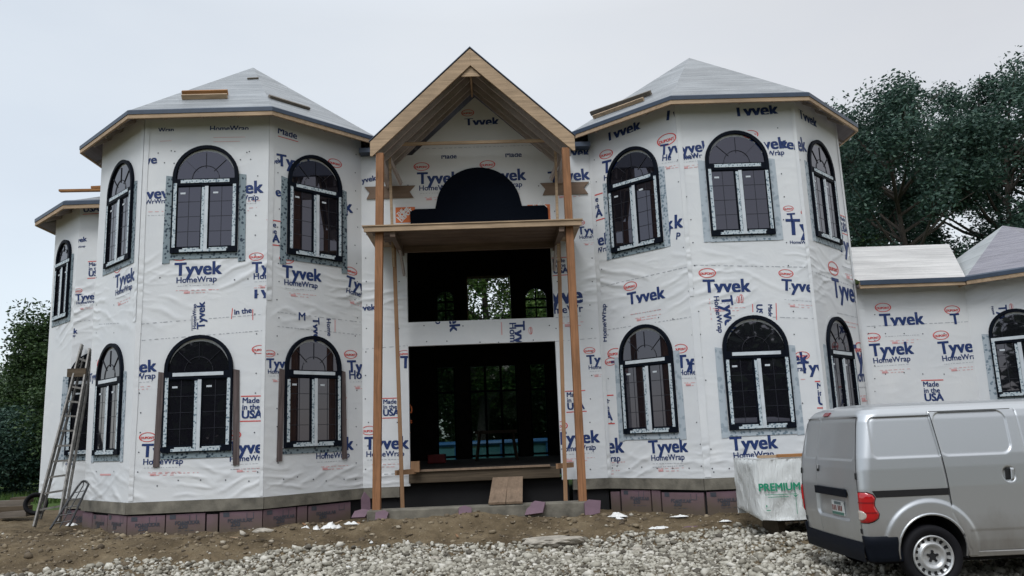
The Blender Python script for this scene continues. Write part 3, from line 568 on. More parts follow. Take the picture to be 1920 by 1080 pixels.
    for v in (1282, 1462): [p.cap(*p.o(v + (y - 300) * .09 + random.uniform(-4, 4), y)) for y in range(240, 900, 43)]
    [p.cap(*p.o(x + random.uniform(-5, 5), 875 + random.uniform(-4, 4))) for x in range(1340, 1500, 30)]; p.build(WALLS['RF'])
    p = Prints('RR')
    p.ptext('Tyvek', 1499, 223, 1532, 241, vclip=(.06, .6)); p.ptext('vek', 1490, 282, 1512, 284); p.plogo(1563, 556, 1612, 569, sub=False); p.plogo(1596, 690, 1640, 690, word='Tyve', oval=False, subword='HomeW'); p.poval(1612, 655, 18)
    p.ptext('Tyvek', 1500, 420, 1512, 422); p.pline(1502, 501, 1606, 540, 7, .012, dash=.05); p.made((1.62, 5.35), (1.98, 5.35)); p.plogo(1572, 470, 1600, 480, word='Tyv', sub=False, oval=False)
    for v in (1500, 1585): [p.cap(*p.o(v + (y - 300) * .08, y)) for y in range(300, 760, 45)]
    p.build(WALLS['RR'])
    p = Prints('C', (.9, 8.45))
    p.ptext('Tyvek', 670, 345, 706, 338); p.ptext('Tyvek', 664, 584, 704, 581); p.pmade(716, 784, 752, 783); p.plogo(684, 843, 766, 841); p.poval(758, 663, 24); p.plogo(751, 690, 830, 690, sub=False, oval=False, lines=False)
    p.pmade(1036, 517, 1069, 515); p.plogo(1034, 571, 1092, 567, word='yve', subword='meWr', oval=False); p.plogo(1084, 440, 1136, 436, word='Tyvek'); p.plogo(1101, 683, 1160, 680); p.pmade(1062, 773, 1100, 771); p.plogo(1044, 834, 1124, 829)
    p.plogo(783, 345, 862, 343); p.plogo(908, 341, 986, 337); p.plogo(1030, 343, 1106, 336, oval=False); p.ptext('Made', 828, 298, 856, 297, bold=.014, vclip=(.0, .5)); p.ptext('Made', 948, 295, 978, 294, bold=.014, vclip=(.0, .5))
    p.plogo(872, 238, 936, 235, sub=False, lines=False, vclip=(.1, .62)); p.ptext('Tyvek', 1048, 295, 1106, 292, vclip=(.1, .6))
    p.ptext('ek', 842, 596, 844, 622); p.ptext('p', 816, 600, 817, 608, bold=.012); p.ptext('Tyvek', 964, 603, 966, 672, vclip=(0, 1)); p.ptext('Home', 955, 606, 957, 650, bold=.012); p.poval(995, 620, 14, math.pi / 2); p.pline(940, 604, 941, 628, 5, .02)
    for y, xs_ in ((640, (800, 838, 900, 935, 1000)), (612, (795, 868, 1030)), (350, (765, 1010)), (395, (756, 1040))): [p.cap(*p.o(x, y + random.uniform(-3, 3))) for x in xs_]
    for v in (688, 748, 1044, 1108): [p.cap(*p.o(v + random.uniform(-3, 3), y)) for y in range(440, 900, 44)]
    p.pline(676, 655, 764, 648, 7, .012, dash=.06); p.pline(1042, 640, 1118, 634, 7, .012, dash=.06); p.pline(700, 890, 745, 888, 7, .012, dash=.06); p.pline(770, 280, 1010, 272, 7, .01, dash=.05)
    # orange store emblem printed on the wrap: square with white stencil words on the diagonal
    for x0, y0, x1, y1 in ((742, 388, 778, 418), (990, 383, 1031, 413)):
        a, b = p.o(x0, y1), p.o(x1, y0); p.poly([(a[0], a[1]), (b[0], a[1]), (b[0], b[1]), (a[0], b[1])], 3)
        s_ = b[0] - a[0]
        for t, off, l0, l1 in (('THE', .16, .3, .62), ('HOME', -.02, .2, .85), ('DEPOT', -.2, .2, .9)):
            e = np.array([.707, .707]); nn = np.array([-.707, .707]); c0 = np.array(a) + np.array([s_, b[1] - a[1]]) * .0 + nn * off * s_
            p.text(t, c0 + e * l0 * s_ * 1.2, c0 + e * l1 * s_ * 1.2, 4, .03, lift=.002)
    p.build(WALLS['C'])
    p = Prints('G', (.9, 4.3))
    p.plogo(1652, 612, 1733, 608, sub=False, vclip=(0, 1)); p.plogo(1784, 608, 1800, 607, word='T', sub=False, lines=False, oval=False); p.poval(1785, 581, 30); p.plogo(1633, 668, 1713, 663); p.plogo(1762, 664, 1842, 658, word='Tyvek'); p.pmade(1732, 757, 1774, 756); p.plogo(1583, 690, 1634, 690, oval=False)
    p.pline(1625, 612, 1820, 603, 7, .012, dash=.06); [p.cap(*p.o(x, y + random.uniform(-3, 3))) for y in (625, 700) for x in (1628, 1660, 1695, 1730, 1770)]; [p.cap(*p.o(1640, y)) for y in range(590, 760, 24)]
    p.build(WALLS['G'])
    p = Prints('GB', (.9, 4.3)); p.ptext('Tyvek', 1872, 573, 1876, 620); p.ptext('Home', 1858, 575, 1862, 590, bold=.012); p.poval(1896, 575, 14, math.pi / 2); p.build(WALLS['GB'])
    p = Prints('W', (.9, 6.7)); p.ptext('Tyvek', 130, 458, 163, 452); p.ptext('HomeWrap', 132, 468, 160, 463, bold=.012); p.pmade(164, 522, 196, 520); p.plogo(142, 564, 186, 560); p.ptext('USA', 157, 398, 186, 396); p.pline(155, 402, 190, 400); p.plogo(110, 628, 145, 625, sub=True, oval=False); p.pmade(100, 815, 131, 813); p.plogo(98, 868, 140, 864); p.pline(104, 606, 175, 600, 7, .012, dash=.05); p.build(WALLS['W'])
do_prints()

# ---- foundation: concrete ledge, then foam boards
def ledge(f, z0=.66, z1=ZB - .004, out=.035, u0=0, u1=None):
    q = FACES[f]; u1 = u1 or q['len']; m = MB(); n = Vector((*q['n'], 0)); a, b = P3(f, u0, z0), P3(f, u1, z0)
    ex = out * TT if f in ('LL', 'LF', 'LR', 'RL', 'RF', 'RR') else 0
    A0, B0 = P3(f, u0 - (ex if f[-1] == 'F' else 0), z0, out), P3(f, u1 + (ex if f[-1] == 'F' else 0), z0, out)
    m.prism([P3(f, u0, z0, -.1), A0, B0, P3(f, u1, z0, -.1)], (0, 0, z1 - z0)); m.build('foundation_ledge', CONC, house)
    m = MB(); m.prism([P3(f, u0, 0, -.12), P3(f, u1, 0, -.12), P3(f, u1, z0 - .002, -.12), P3(f, u0, z0 - .002, -.12)], n * .08); m.build('foundation_wall', DARKGAP, house)
def foam(f, segs, top=.635):
    n = Vector((*FACES[f]['n'], 0))
    for i, (u0, u1, t) in enumerate(segs):
        m = MB(); zt = top - t; m.prism([P3(f, u0, .05, -.025), P3(f, u1, .05, -.025), P3(f, u1, zt, -.025), P3(f, u0, zt + random.uniform(-.01, .01), -.025)], n * .03)
        o = m.build('foam_board', FOAM, house)
        if u1 - u0 > .5:
            pr = Prints(f, (.3, .64), .009); us = u0 + .12 + .1 * random.random(); pr.text('FOAMULAR', (us, zt - .17), (us + .40, zt - .17), 6, .02); pr.text('250', (us + .05, zt - .235), (us + .2, zt - .235), 6, .02); pr.line((us + .05, zt - .27), (us + .32, zt - .27), .008, 6, dash=.05)
            pr.poly([(u0 + .06, zt - .01), (u0 + .16, zt - .01), (u0 + .16, zt - .08), (u0 + .06, zt - .08)], 6); pr.line((u1 - .25, zt - .02), (u1 - .25, zt - .12), .01, 6); pr.line((u1 - .14, zt - .02), (u1 - .14, zt - .12), .01, 6); pr.line((u1 - .25, zt - .12), (u1 - .14, zt - .12), .01, 6)
            pr.build(o)
for f in ('LL', 'LF', 'LR', 'RL', 'RF', 'RR', 'C', 'W', 'G'):
    if f == 'C': ledge(f, u0=0, u1=CX + OX0 - .2); ledge(f, u0=CX + OX1 + .2, u1=2 * CX)
    else: ledge(f)
foam('LL', [(.02, .5, 0), (.52, 1.2, .02), (1.22, 2.02, .0)]); foam('LF', [(.01, .62, .01), (.64, 1.28, .0), (1.31, 1.49, .03), (1.52, 2.22, 0)]); foam('LR', [(.01, .62, .0), (.65, .84, .0), (.87, 1.75, .01)])
foam('RL', [(.04, .24, .03), (.28, .92, .0), (.95, 1.13, .0), (1.16, 2.0, .02)]); foam('RF', [(.02, 1.05, .01), (1.08, 2.2, 0)]); foam('RR', [(.02, 1.0, 0), (1.03, 2., 0)]); foam('W', [(.02, .68, 0)])

# ---- turret roofs
def uvface(m, P, mi=0):
    P = [Vector(p) for p in P]; e = (P[1] - P[0]).normalized(); n = (P[1] - P[0]).cross(P[2] - P[0]).normalized(); g = n.cross(e); o = Vector((0, 0, 0))
    m.face(P, mi, [((p - o).dot(e), (p - P[0]).dot(g) + .13) for p in P])
def pyramid_roof(loop, apex, name='roof', mats=None, zt=ZE, drop=.145, soff_in=.42, edges=None, apex_z=None):
    """loop: eave corners (x, y); membrane edge, fascia, soffit"""
    n = len(loop); ax, ay, az = apex; m = MB(); mats = mats or [ROOFM]
    for i in range(n):
        j = (i + 1) % n; uvface(m, [(*loop[i], zt), (*loop[j], zt), (ax, ay, az)], (edges or {}).get(i, 0))
    root = m.build(name, mats, house)
    k = MB(); fz = MB(); sf = MB()
    def sc(p, d):   # move a corner towards the axis
        v = np.array([ax - p[0], ay - p[1]]); L_ = np.linalg.norm(v); return (p[0] + v[0] / L_ * d, p[1] + v[1] / L_ * d)
    for i in range(n):
        j = (i + 1) % n; a, b = loop[i], loop[j]; a0, b0 = sc(a, -.012), sc(b, -.012)
        k.face([(*a0, zt - .07), (*b0, zt - .07), (*b0, zt + .004), (*a0, zt + .004)]); k.face([(*a0, zt + .004), (*b0, zt + .004), (*sc(b, .05), zt + .04), (*sc(a, .05), zt + .04)])
        a1, b1 = sc(a, .0), sc(b, .0); ai, bi = sc(a, .04), sc(b, .04)
        fz.face([(*a1, zt - drop), (*b1, zt - drop), (*b1, zt - .07), (*a1, zt - .07)]); fz.face([(*a1, zt - drop), (*ai, zt - drop), (*bi, zt - drop), (*b1, zt - drop)]); fz.face([(*ai, zt - drop), (*ai, zt - .06), (*bi, zt - .06), (*bi, zt - drop)])
        s0, s1 = sc(a, .04), sc(b, .04); t0, t1 = sc(a, soff_in), sc(b, soff_in); up = soff_in * (az - zt) / np.linalg.norm(np.array([ax - a[0], ay - a[1]]))
        sf.face([(*s0, zt - drop + .03), (*t0, zt - drop + up), (*t1, zt - drop + up), (*s1, zt - drop + .03)])
    k.build('membrane_edge', NAVYEDGE, root); fz.build('fascia', W_NEW, root); sf.build('soffit', W_SHEATH, root)
    # rafter tails under the soffit
    for i in range(n):
        j = (i + 1) % n; a, b = np.array(loop[i]), np.array(loop[j])
        if (a[1] + b[1]) / 2 > ay: continue
        L_ = np.linalg.norm(b - a); cnt = int(L_ / .55); mid = (a + b) / 2; nrm = np.array([ax, ay]) - mid; nrm /= np.linalg.norm(nrm)
        for q in range(1, cnt):
            p = a + (b - a) * q / cnt; s_ = p + nrm * .05; e_ = p + nrm * .40; r_ = (az - zt) / np.linalg.norm(np.array([ax, ay]) - mid)
            t = MB(); t.bar((*s_, zt - drop + .01), (*e_, zt - drop + .01 + .35 * r_), .038, .06); t.build('rafter_tail', W_RAFT, root)
    return root
def octo(xc):
    ho = H + OV * TT; xo = H + A + OV; ya = A - OV * TT; yb = A + L1 + OV * TT; yc = 2 * A + L1 + OV
    return [(xc - ho, -OV), (xc + ho, -OV), (xc + xo, ya), (xc + xo, yb), (xc + ho, yc), (xc - ho, yc), (xc - xo, yb), (xc - xo, ya)]
pyramid_roof(octo(-XT), (-XT, AP, ZAP)); pyramid_roof(octo(XT), (XT, AP, ZAP - .03))
# left wing roof (lower)
ev = hy(125, 378, WY - .35); ZW = float(ev[2])
pyramid_roof([(WX0 - .15, WY - .36), (WX1 + .2, WY - .36), (WX1 + .4, WY + 2), (WX1 + .2, WY + 5), (WX0 - .3, WY + 5), (WX0 - 1.36, WY + 4), (WX0 - 1.36, WY + .84)], (WX1 - .1, WY + 2.2, ZW + 1.05), zt=ZW, soff_in=.5)
# garage wing: long slope, then the bay's pyramid
ZG = 4.40; m = MB(); yr = 3.9; zr_ = 5.66
q0 = [(GX0 + .0, GY - .33, ZG), (GX1 - .14, GY - .33, ZG), (GX1 + 1.2, yr, zr_), (GX0 - .2, yr, zr_)]
uvface(m, q0); uvface(m, [q0[3], q0[2], (q0[2][0], 8.5, ZG), (q0[3][0], 8.5, ZG)]); gr = m.build('roof', [ROOFB], house)
k = MB(); k.box(GX0 + .02, GX1 - .14, GY - .345, GY - .325, ZG - .085, ZG + .006); k.build('membrane_edge', NAVYEDGE, gr)
k = MB(); k.box(GX0 + .02, GX1 - .16, GY - .325, GY - .285, ZG - .15, ZG - .02); k.build('fascia', W_NEW, gr)
k = MB(); k.box(GX0 + .02, GX1 + .1, GY - .284, GY - .002, ZG - .10, ZG - .06); k.build('soffit', W_SHEATH, gr)
bx, by = GX1 - .14, GY - .33
ac = hy(1880, 423, 2.6)
lp = [(bx, by), (bx + 1.35, by - 1.5), (bx + 3.6, by - 1.5), (bx + 5.0, by), (bx + 5.0, by + 3), (bx + .3, by + 3.6)]
pyramid_roof(lp, (float(ac[0]), 2.6, float(ac[2])), mats=[ROOFP, ROOFG], zt=ZG, edges={5: 1, 4: 1, 3: 0}, soff_in=.3)

# ---- porch gable
porch = empty('porch_roof', house); XR, ZR, XE, ZEV = -.03, 8.80, 1.86, 7.03; sl = (ZR - ZEV) / XE
for sx in (-1, 1):
    m = MB(); m.prism([(XR, -.02, ZR), (XR + sx * XE, -.02, ZEV), (XR + sx * XE, -.02, ZEV - .27), (XR + sx * (XE - .04), -.02, ZEV - .27), (XR, -.02, ZR - .33)], (0, -.04, 0)); m.build('barge_board', W_NEW, porch, bevel=.004)
    m = MB(); m.prism([(XR, -.03, ZR + .002), (XR + sx * XE, -.03, ZEV + .002), (XR + sx * XE, -.03, ZEV + .022), (XR, -.03, ZR + .022)], (0, A + 1.6, 0)); m.build('sheathing', W_SHEATH, porch)
    m = MB(); m.prism([(XR, -.07, ZR + .024), (XR + sx * (XE + .02), -.07, ZEV + .004), (XR + sx * (XE + .02), -.07, ZEV + .02), (XR, -.07, ZR + .044)], (0, A + 1.6, 0)); m.build('membrane', NAVYEDGE, porch)
    for y in (.06, .42, .78, 1.12, 1.37):
        m = MB(); m.prism([(XR + sx * .02, y, ZR - .01), (XR + sx * (XE - .03), y, ZEV - .0), (XR + sx * (XE - .03), y, ZEV - .2), (XR + sx * .02, y, ZR - .24)], (0, .04, 0)); m.build('rafter', W_RAFT, porch)
    m = MB(); x = XR + sx * (XE - .16); m.box(x - .045, x + .045, .02, A - .003, ZEV - .42, ZEV - .20); m.build('eave_beam', W_RAFT, porch)
    m = MB(); m.bar((sx * 1.66, .86, 7.05), (sx * 1.48, 1.30, 6.66), .04, .09); m.build('knee_brace', W_RAFT, porch)
m = MB(); m.box(XR - .019, XR + .019, -.015, A, ZR - .30, ZR - .012); m.build('ridge_board', W_NEW, porch)
m = MB(); m.prism([(XR - .18, -.018, ZR - .53), (XR + .18, -.018, ZR - .53), (XR, -.018, ZR - .33)], (0, .03, 0)); m.build('gable_block', W_NEW, porch)
# posts, slim props, tie
for (x0, x1) in ((-1.84, -1.72), (1.63, 1.66)):
    m = MB(); m.bar((x0, .03, .5), (x1, .03, 6.83), .135, .135, (0, 1, 0)); m.build('post', W_NEWZ, house, bevel=.006)
for s_, (xb, xt) in ((-1, (-1.50, -1.655)), (1, (1.42, 1.56))):
    xm = xb + (xt - xb) * .70
    m = MB(); m.bar((xb, .9, .5), (xm + .015, .9, 5.40), .07, .045, (0, 1, 0)); m.build('prop', W_STUD, house, bevel=.003)
    m = MB(); m.bar((xm - .01 * s_, .855, 4.9), (xt, .855, 7.3), .05, .04, (0, 1, 0)); m.build('prop', W_NEW, house, bevel=.003)
    m = MB(); m.bar((xb - .12, .95, 1.12), (xb + .2, 1.3, 1.12), .05, .09); m.build('prop_block', W_STUD, house)
m = MB(); m.bar((-1.66, .81, 7.30), (1.56, .81, 7.29), .035, .06); m.build('tie', W_NEW, house)

# ---- shelf deck over the opening
deck = empty('deck', house)
m = MB(); m.box(-2.03, 1.88, -.17, A - .003, 5.425, 5.445); m.build('plywood', W_NEW, deck)
for i, (y0, y1, xa, xb, z) in enumerate(((-.15, -.11, -2.0, 1.86, 5.33), (-.10, .13, -1.96, 1.84, 5.38), (.15, .38, -1.9, 1.74, 5.38), (.40, .63, -1.86, 1.70, 5.38), (.65, .88, -1.76, 1.70, 5.38), (.90, 1.13, -1.70, 1.62, 5.38), (1.15, 1.41, -1.5, 1.52, 5.38))):
    m = MB(); m.box(xa, xb, y0, y1, z, 5.422); m.build('plank', W_NEW if i == 0 else W_DECK, deck, bevel=.004)
for x in (-1.5, 1.5):
    m = MB(); m.box(x - .045, x + .045, -.1, A - .003, 5.24, 5.378); m.build('joist', W_DECK, deck)
m = MB(); m.box(-1.45, 1.45, 1.20, 1.30, 5.26, 5.378); m.build('joist', W_DECK, deck)
for s_ in (-1, 1):
    m = MB(); m.bar((s_ * 1.50, .9, 5.36), (s_ * 1.46, A - .04, 4.85), .04, .09); m.build('brace', W_RAFT, deck)
# black sheet over the arched opening
cb = hy(895, 400, A - .01); m = MB(); xc, rr, zs = .03, .84, 6.13
P = [(1.40, A - .03, 5.45), (1.40, A - .03, 6.10), (1.33, A - .03, 6.17), (xc + rr + .02, A - .03, 6.17)] + [(xc + rr * math.cos(t), A - .03, zs + .05 + rr * .97 * math.sin(t)) for t in [math.pi * i / 24 for i in range(1, 24)]] + [(xc - rr - .02, A - .03, 6.17), (-1.22, A - .03, 6.17), (-1.33, A - .03, 6.12), (-1.30, A - .03, 5.45)]
m.prism(P[::-1], (0, .022, 0)); m.build('arch_cover', BLACKCLOTH, house)
for x0, x1, z in ((-2.22, -1.22, 6.41), (1.27, 2.25, 6.38)):
    m = MB(); y = A - .028; m.prism([(x0 + .04, y, z), (x1 - .03, y, z), (x1 - .11, y, z + .125), (x1, y, z + .25), (x0, y, z + .25), (x0 + .10, y, z + .125)], (0, .022, 0)); m.build('notched_board', W_KRAFT, house)

# ---- threshold, footing, black panel for the crawl space's shade
m = MB(); m.box(OX0 - .02, OX1 - .04, A - .06, A + .08, .90, 1.10); m.build('threshold_beam', W_BEAM, house, bevel=.006)
m = MB(); m.box(-1.3, 1.2, A - .10, A + .05, 1.105, 1.14); m.build('sill_plank', W_PLANK, house)
m = MB(); m.box(-1.62, 1.55, A + .12, A + .2, .1, .895); m.build('crawl_shade', DARKGAP, house)  # black slab stands in for the dark of the open crawl space
m = MB(); m.box(-1.98, 1.80, -.16, .22, .05, .565); m.build('footing', CONC, house, bevel=.02)
for x0, x1 in ((-1.38, -1.28),):
    m = MB(); m.box(x0, x1 + .06, A - .20, A - .064, 1.105, 1.30); m.build('timber_block', W_STUD, house)

# ---- body, floors and back of the house
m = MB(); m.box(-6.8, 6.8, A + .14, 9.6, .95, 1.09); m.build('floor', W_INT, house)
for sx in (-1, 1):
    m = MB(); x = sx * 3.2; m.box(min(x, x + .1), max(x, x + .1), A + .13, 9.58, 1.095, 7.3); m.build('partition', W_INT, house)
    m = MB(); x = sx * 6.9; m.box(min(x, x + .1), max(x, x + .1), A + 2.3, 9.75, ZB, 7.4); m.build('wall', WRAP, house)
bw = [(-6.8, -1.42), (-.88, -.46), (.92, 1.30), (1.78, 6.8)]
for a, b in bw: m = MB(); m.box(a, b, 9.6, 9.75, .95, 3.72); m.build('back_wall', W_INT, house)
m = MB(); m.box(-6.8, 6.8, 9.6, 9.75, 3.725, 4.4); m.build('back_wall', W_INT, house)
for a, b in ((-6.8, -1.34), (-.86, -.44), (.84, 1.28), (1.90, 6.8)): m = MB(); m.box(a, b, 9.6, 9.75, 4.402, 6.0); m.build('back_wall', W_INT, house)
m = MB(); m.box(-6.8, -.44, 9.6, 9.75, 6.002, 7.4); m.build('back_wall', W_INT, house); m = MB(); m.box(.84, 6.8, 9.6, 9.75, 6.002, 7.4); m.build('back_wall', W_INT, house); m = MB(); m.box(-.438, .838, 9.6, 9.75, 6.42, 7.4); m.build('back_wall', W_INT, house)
m = MB(); m.box(-.438, .80, 9.52, 9.59, 6.33, 6.40); m.build('header', W_NEW, house)
m = MB(); m.box(-.46, -.43, 9.5, 9.59, 4.41, 6.33); m.build('jamb', W_NEW, house)
for xc, r_ in ((-1.10, .24), (1.59, .31)):      # arched heads of the rear windows
    m = MB(); N_ = 10
    for s_ in (-1, 1):
        m.prism([(xc + s_ * r_, 9.6, 6.0)] + [(xc + s_ * r_ * math.cos(t), 9.6, 6.0 - r_ + r_ * math.sin(t)) for t in [math.pi / 2 * i / N_ for i in range(N_ + 1)]], (0, .14, 0))
    m.build('arch_head', W_INT, house)
    m = MB()
    for z in (4.75, 5.1, 5.42, 5.68): m.box(xc - r_, xc + r_, 9.66, 9.70, z - .025, z + .025)
    m.box(xc - .02, xc + .02, 9.655, 9.70, 4.4, 6.0); wb = m.build('rear_window_bars', FRAME, house)
    if xc < 0: m = MB(); m.face([(xc - r_, 9.68, 4.4), (xc + r_, 9.68, 4.4), (xc + r_, 9.68, 6.0), (xc - r_, 9.68, 6.0)]); m.build('pane', DIM_GLASS, wb)  # pane added here alone to dim this window
for xc, w_ in ((-1.15, .54), (.23, 1.38), (1.54, .48)):
    m = MB(); n_ = 3 if w_ > 1 else 1
    for i in range(n_ + 1): x = xc - w_ / 2 + w_ * i / n_; m.box(x - .035, x + .035, 9.64, 9.70, 1.09, 3.72)
    for z in (1.16, 3.0): m.box(xc - w_ / 2, xc + w_ / 2, 9.645, 9.69, z - .03, z + .03)
    pf = m.build('patio_door_frame', FRAME, house); m = MB(); m.face([(xc - w_ / 2, 9.67, 1.09), (xc + w_ / 2, 9.67, 1.09), (xc + w_ / 2, 9.67, 3.72), (xc - w_ / 2, 9.67, 3.72)]); m.build('pane', DIM_GLASS, pf)
m = MB(); C0 = [(-7, A + .3, 7.38), (7, A + .3, 7.38), (7, 9.9, 7.38), (-7, 9.9, 7.38)]; R0, R1 = (-3.5, 5.6, 8.55), (3.5, 5.6, 8.55)
uvface(m, [C0[0], C0[1], R1, R0]); uvface(m, [C0[1], C0[2], R1]); uvface(m, [C0[2], C0[3], R0, R1]); uvface(m, [C0[3], C0[0], R0]); m.face(C0[::-1]); m.build('roof', [ROOFM], house)
for sx in (-1, 1):
    m = MB(); x0, x1 = sorted((sx * 1.88, sx * 2.29)); m.box(x0, x1, A - .25, A + .32, 7.30, 7.39); m.build('eave_edge', NAVYEDGE, house)

# ------------------------------------------------------------------ trees
BARK = plain('bark', (.055, .045, .036), .9, var=.4, scale=9, bump=.6)
def leafmat(name, a, b_, c):
    b = NB(name); isl = b.n('ShaderNodeNewGeometry').outputs['Random Per Island']
    cc = b.ramp(isl, (0, a), (.55, b_), (1, c)); b.set(Base_Color=cc, Roughness=.55, Specular_IOR_Level=.3)
    tr = b.n('ShaderNodeBsdfTranslucent', {0: cc}); mx_ = b.n('ShaderNodeMixShader', {0: .22, 1: b.b.outputs[0], 2: tr.outputs[0]}); b.t.links.new(mx_.outputs[0], b.o.inputs[0]); return b.m
LEAF_B = leafmat('blue_green_leaf', (.020, .046, .038), (.044, .088, .068), (.082, .140, .098))
LEAF_G = leafmat('green_leaf', (.016, .036, .014), (.036, .070, .024), (.070, .118, .038))
LEAF_Y = leafmat('yellow_green_leaf', (.026, .055, .012), (.05, .10, .02), (.10, .155, .035))
def leaves(C, sig, n, size, seed):
    g = np.random.default_rng(seed); idx = g.integers(0, len(C), n); P = C[idx] + np.clip(g.normal(0, 1, (n, 3)), -1.7, 1.7) * sig[idx][:, None]
    a = g.normal(0, 1, (n, 3)); a[:, 2] *= .55; a /= np.linalg.norm(a, axis=1)[:, None]; b = g.normal(0, 1, (n, 3)); b -= (b * a).sum(1)[:, None] * a; b /= np.linalg.norm(b, axis=1)[:, None]
    s = size * g.uniform(.6, 1.35, n)[:, None]
    V = np.stack([P - a * s, P + b * s * .48, P + a * s, P - b * s * .48], 1).reshape(-1, 3); return V, np.arange(n * 4).reshape(-1, 4)
def tree(label, x, y, h, cr, c0, n, size, seed, mat, group=None, lean=0., name='tree', trunk_r=None, cl=70, z0=.3, spread=.17):
    g = np.random.default_rng(seed); root = empty(name, None, (x, y, z0), g.uniform(0, 6)); tag(root, label, 'tree' if name == 'tree' else 'bush', group); n = int(n * 3.6); size *= .46
    m = MB(); tr = trunk_r or h * .022; top = h * .8; pts = [Vector((lean * t * t * h + .02 * h * math.sin(3 * t + seed), .015 * h * math.sin(5 * t + seed * 2), top * t)) for t in np.linspace(0, 1, 8)]
    m.tube(pts, [tr * (1 - .85 * t) for t in np.linspace(0, 1, 8)], 8); C = []; zc = (h + c0) / 2; hz = (h - c0) / 2
    for i in range(cl):
        d = g.normal(0, 1, 3); d /= np.linalg.norm(d); r_ = g.uniform(.35, 1.0) ** .6; q = np.array([d[0] * cr * r_, d[1] * cr * r_, zc + d[2] * hz * r_]); q[:2] *= 1 - .30 * max(0, (q[2] - zc) / hz) ** 2
        q[:2] += np.array([lean * h * .5, 0]); C.append(q)
        if i < 26:
            t = np.clip((q[2] - .25 * hz - .3 * cr) / top, .25, .95); s_ = pts[0].lerp(pts[-1], t); k = int(t * 7); s_ = pts[k].lerp(pts[min(k + 1, 7)], t * 7 - k); e = Vector(q); mid = s_.lerp(e, .5) + Vector((0, 0, -.06 * (e - s_).length))
            m.tube([s_, mid, e], [tr * (.42 - .2 * t), tr * .22, tr * .07], 5)
            for q2 in range(2):
                e2 = e + Vector(g.normal(0, .35 * cr * .6, 3)); m.tube([mid.lerp(e, .5), e2], [tr * .12, tr * .04], 4)
    m.build('trunk' if name == 'tree' else 'stem', BARK, root, smooth=True)
    C = np.array(C); V, Fs = leaves(C, np.full(len(C), cr * spread) * g.uniform(.45, 1.25, len(C)), n, size, seed + 50); from_np('crown', V, Fs, mat, parent=root); return root
G1 = 'trees beyond the garage wing'
tree('tall open tree with forked trunk nearest the right turret, behind the garage roof', 17.6, 35, 16.6, 3.7, 7.4, 11000, .20, 11, LEAF_B, G1, .0, cl=62, trunk_r=.30, spread=.135)
tree('broad dark tree behind the garage bay whose crown runs off the right edge', 23.4, 36, 18.2, 4.2, 7.0, 14000, .20, 12, LEAF_B, G1, cl=80, trunk_r=.32, spread=.135)
tree('dark tree standing at the back between the two nearer tall trees', 20.9, 45, 18.4, 3.6, 10.5, 9000, .24, 13, LEAF_B, G1, cl=56, spread=.14)
tree('low round green tree right beside the right turret wall', 15.3, 36, 10.2, 2.5, 2.0, 9000, .20, 14, LEAF_G, G1, cl=54, spread=.15)
tree('shorter green tree low behind the flat part of the garage roof', 19.0, 39, 7.4, 3.2, 1.0, 10000, .2, 15, LEAF_B, G1, cl=60)
tree('dark tree low behind the pyramid roof of the garage bay', 24.2, 39, 7.6, 3.4, 1.0, 10000, .2, 16, LEAF_B, G1, cl=60)
tree('slender tall tree at the far right edge above the garage bay', 27.2, 40, 19.2, 3.2, 9, 9000, .2, 17, LEAF_B, G1, cl=60, spread=.14)
G2 = 'greenery left of the house'
tree('tall dark green tree left of the house at the left edge', -16.4, 29, 6.8, 1.9, 2.0, 12000, .15, 21, LEAF_G, G2, cl=70)
tree('leafy hedge bush at the left edge under the tall tree', -19.0, 31, 4.9, 2.1, .2, 10000, .14, 22, LEAF_G, G2, name='bush', trunk_r=.1, cl=60)
tree('dark bush close against the left wing of the house', -15.2, 27.5, 4.4, 1.7, .1, 9000, .13, 23, LEAF_G, G2, name='bush', trunk_r=.1, cl=60)
tree('low dark bush in front of the hedge by the grass', -16.9, 26.5, 2.9, 1.7, .0, 9000, .12, 24, LEAF_B, G2, name='bush', trunk_r=.08, cl=60)
tree('small bush at the very left edge behind the timber pile', -18.6, 27.5, 3.3, 1.6, .0, 8000, .12, 25, LEAF_G, G2, name='bush', trunk_r=.08, cl=60)
G3 = 'trees seen through the house'
tree('bright yellow green tree seen through the upper opening of the house', -1.6, 38, 14.5, 3.8, 3.0, 17000, .2, 31, LEAF_Y, G3, cl=130)
tree('dark green tree seen through the right rear windows', 3.6, 40, 11.0, 3.0, 2.0, 9000, .2, 32, LEAF_G, G3, cl=70)
tree('dark green tree seen through the left rear windows', -5.6, 39, 11.5, 3.2, 2.0, 9000, .2, 33, LEAF_G, G3, cl=70)
tree('low dense green tree behind the pool in the doorway', .6, 44, 8.0, 5.0, -.5, 13000, .22, 34, LEAF_G, G3, cl=80)
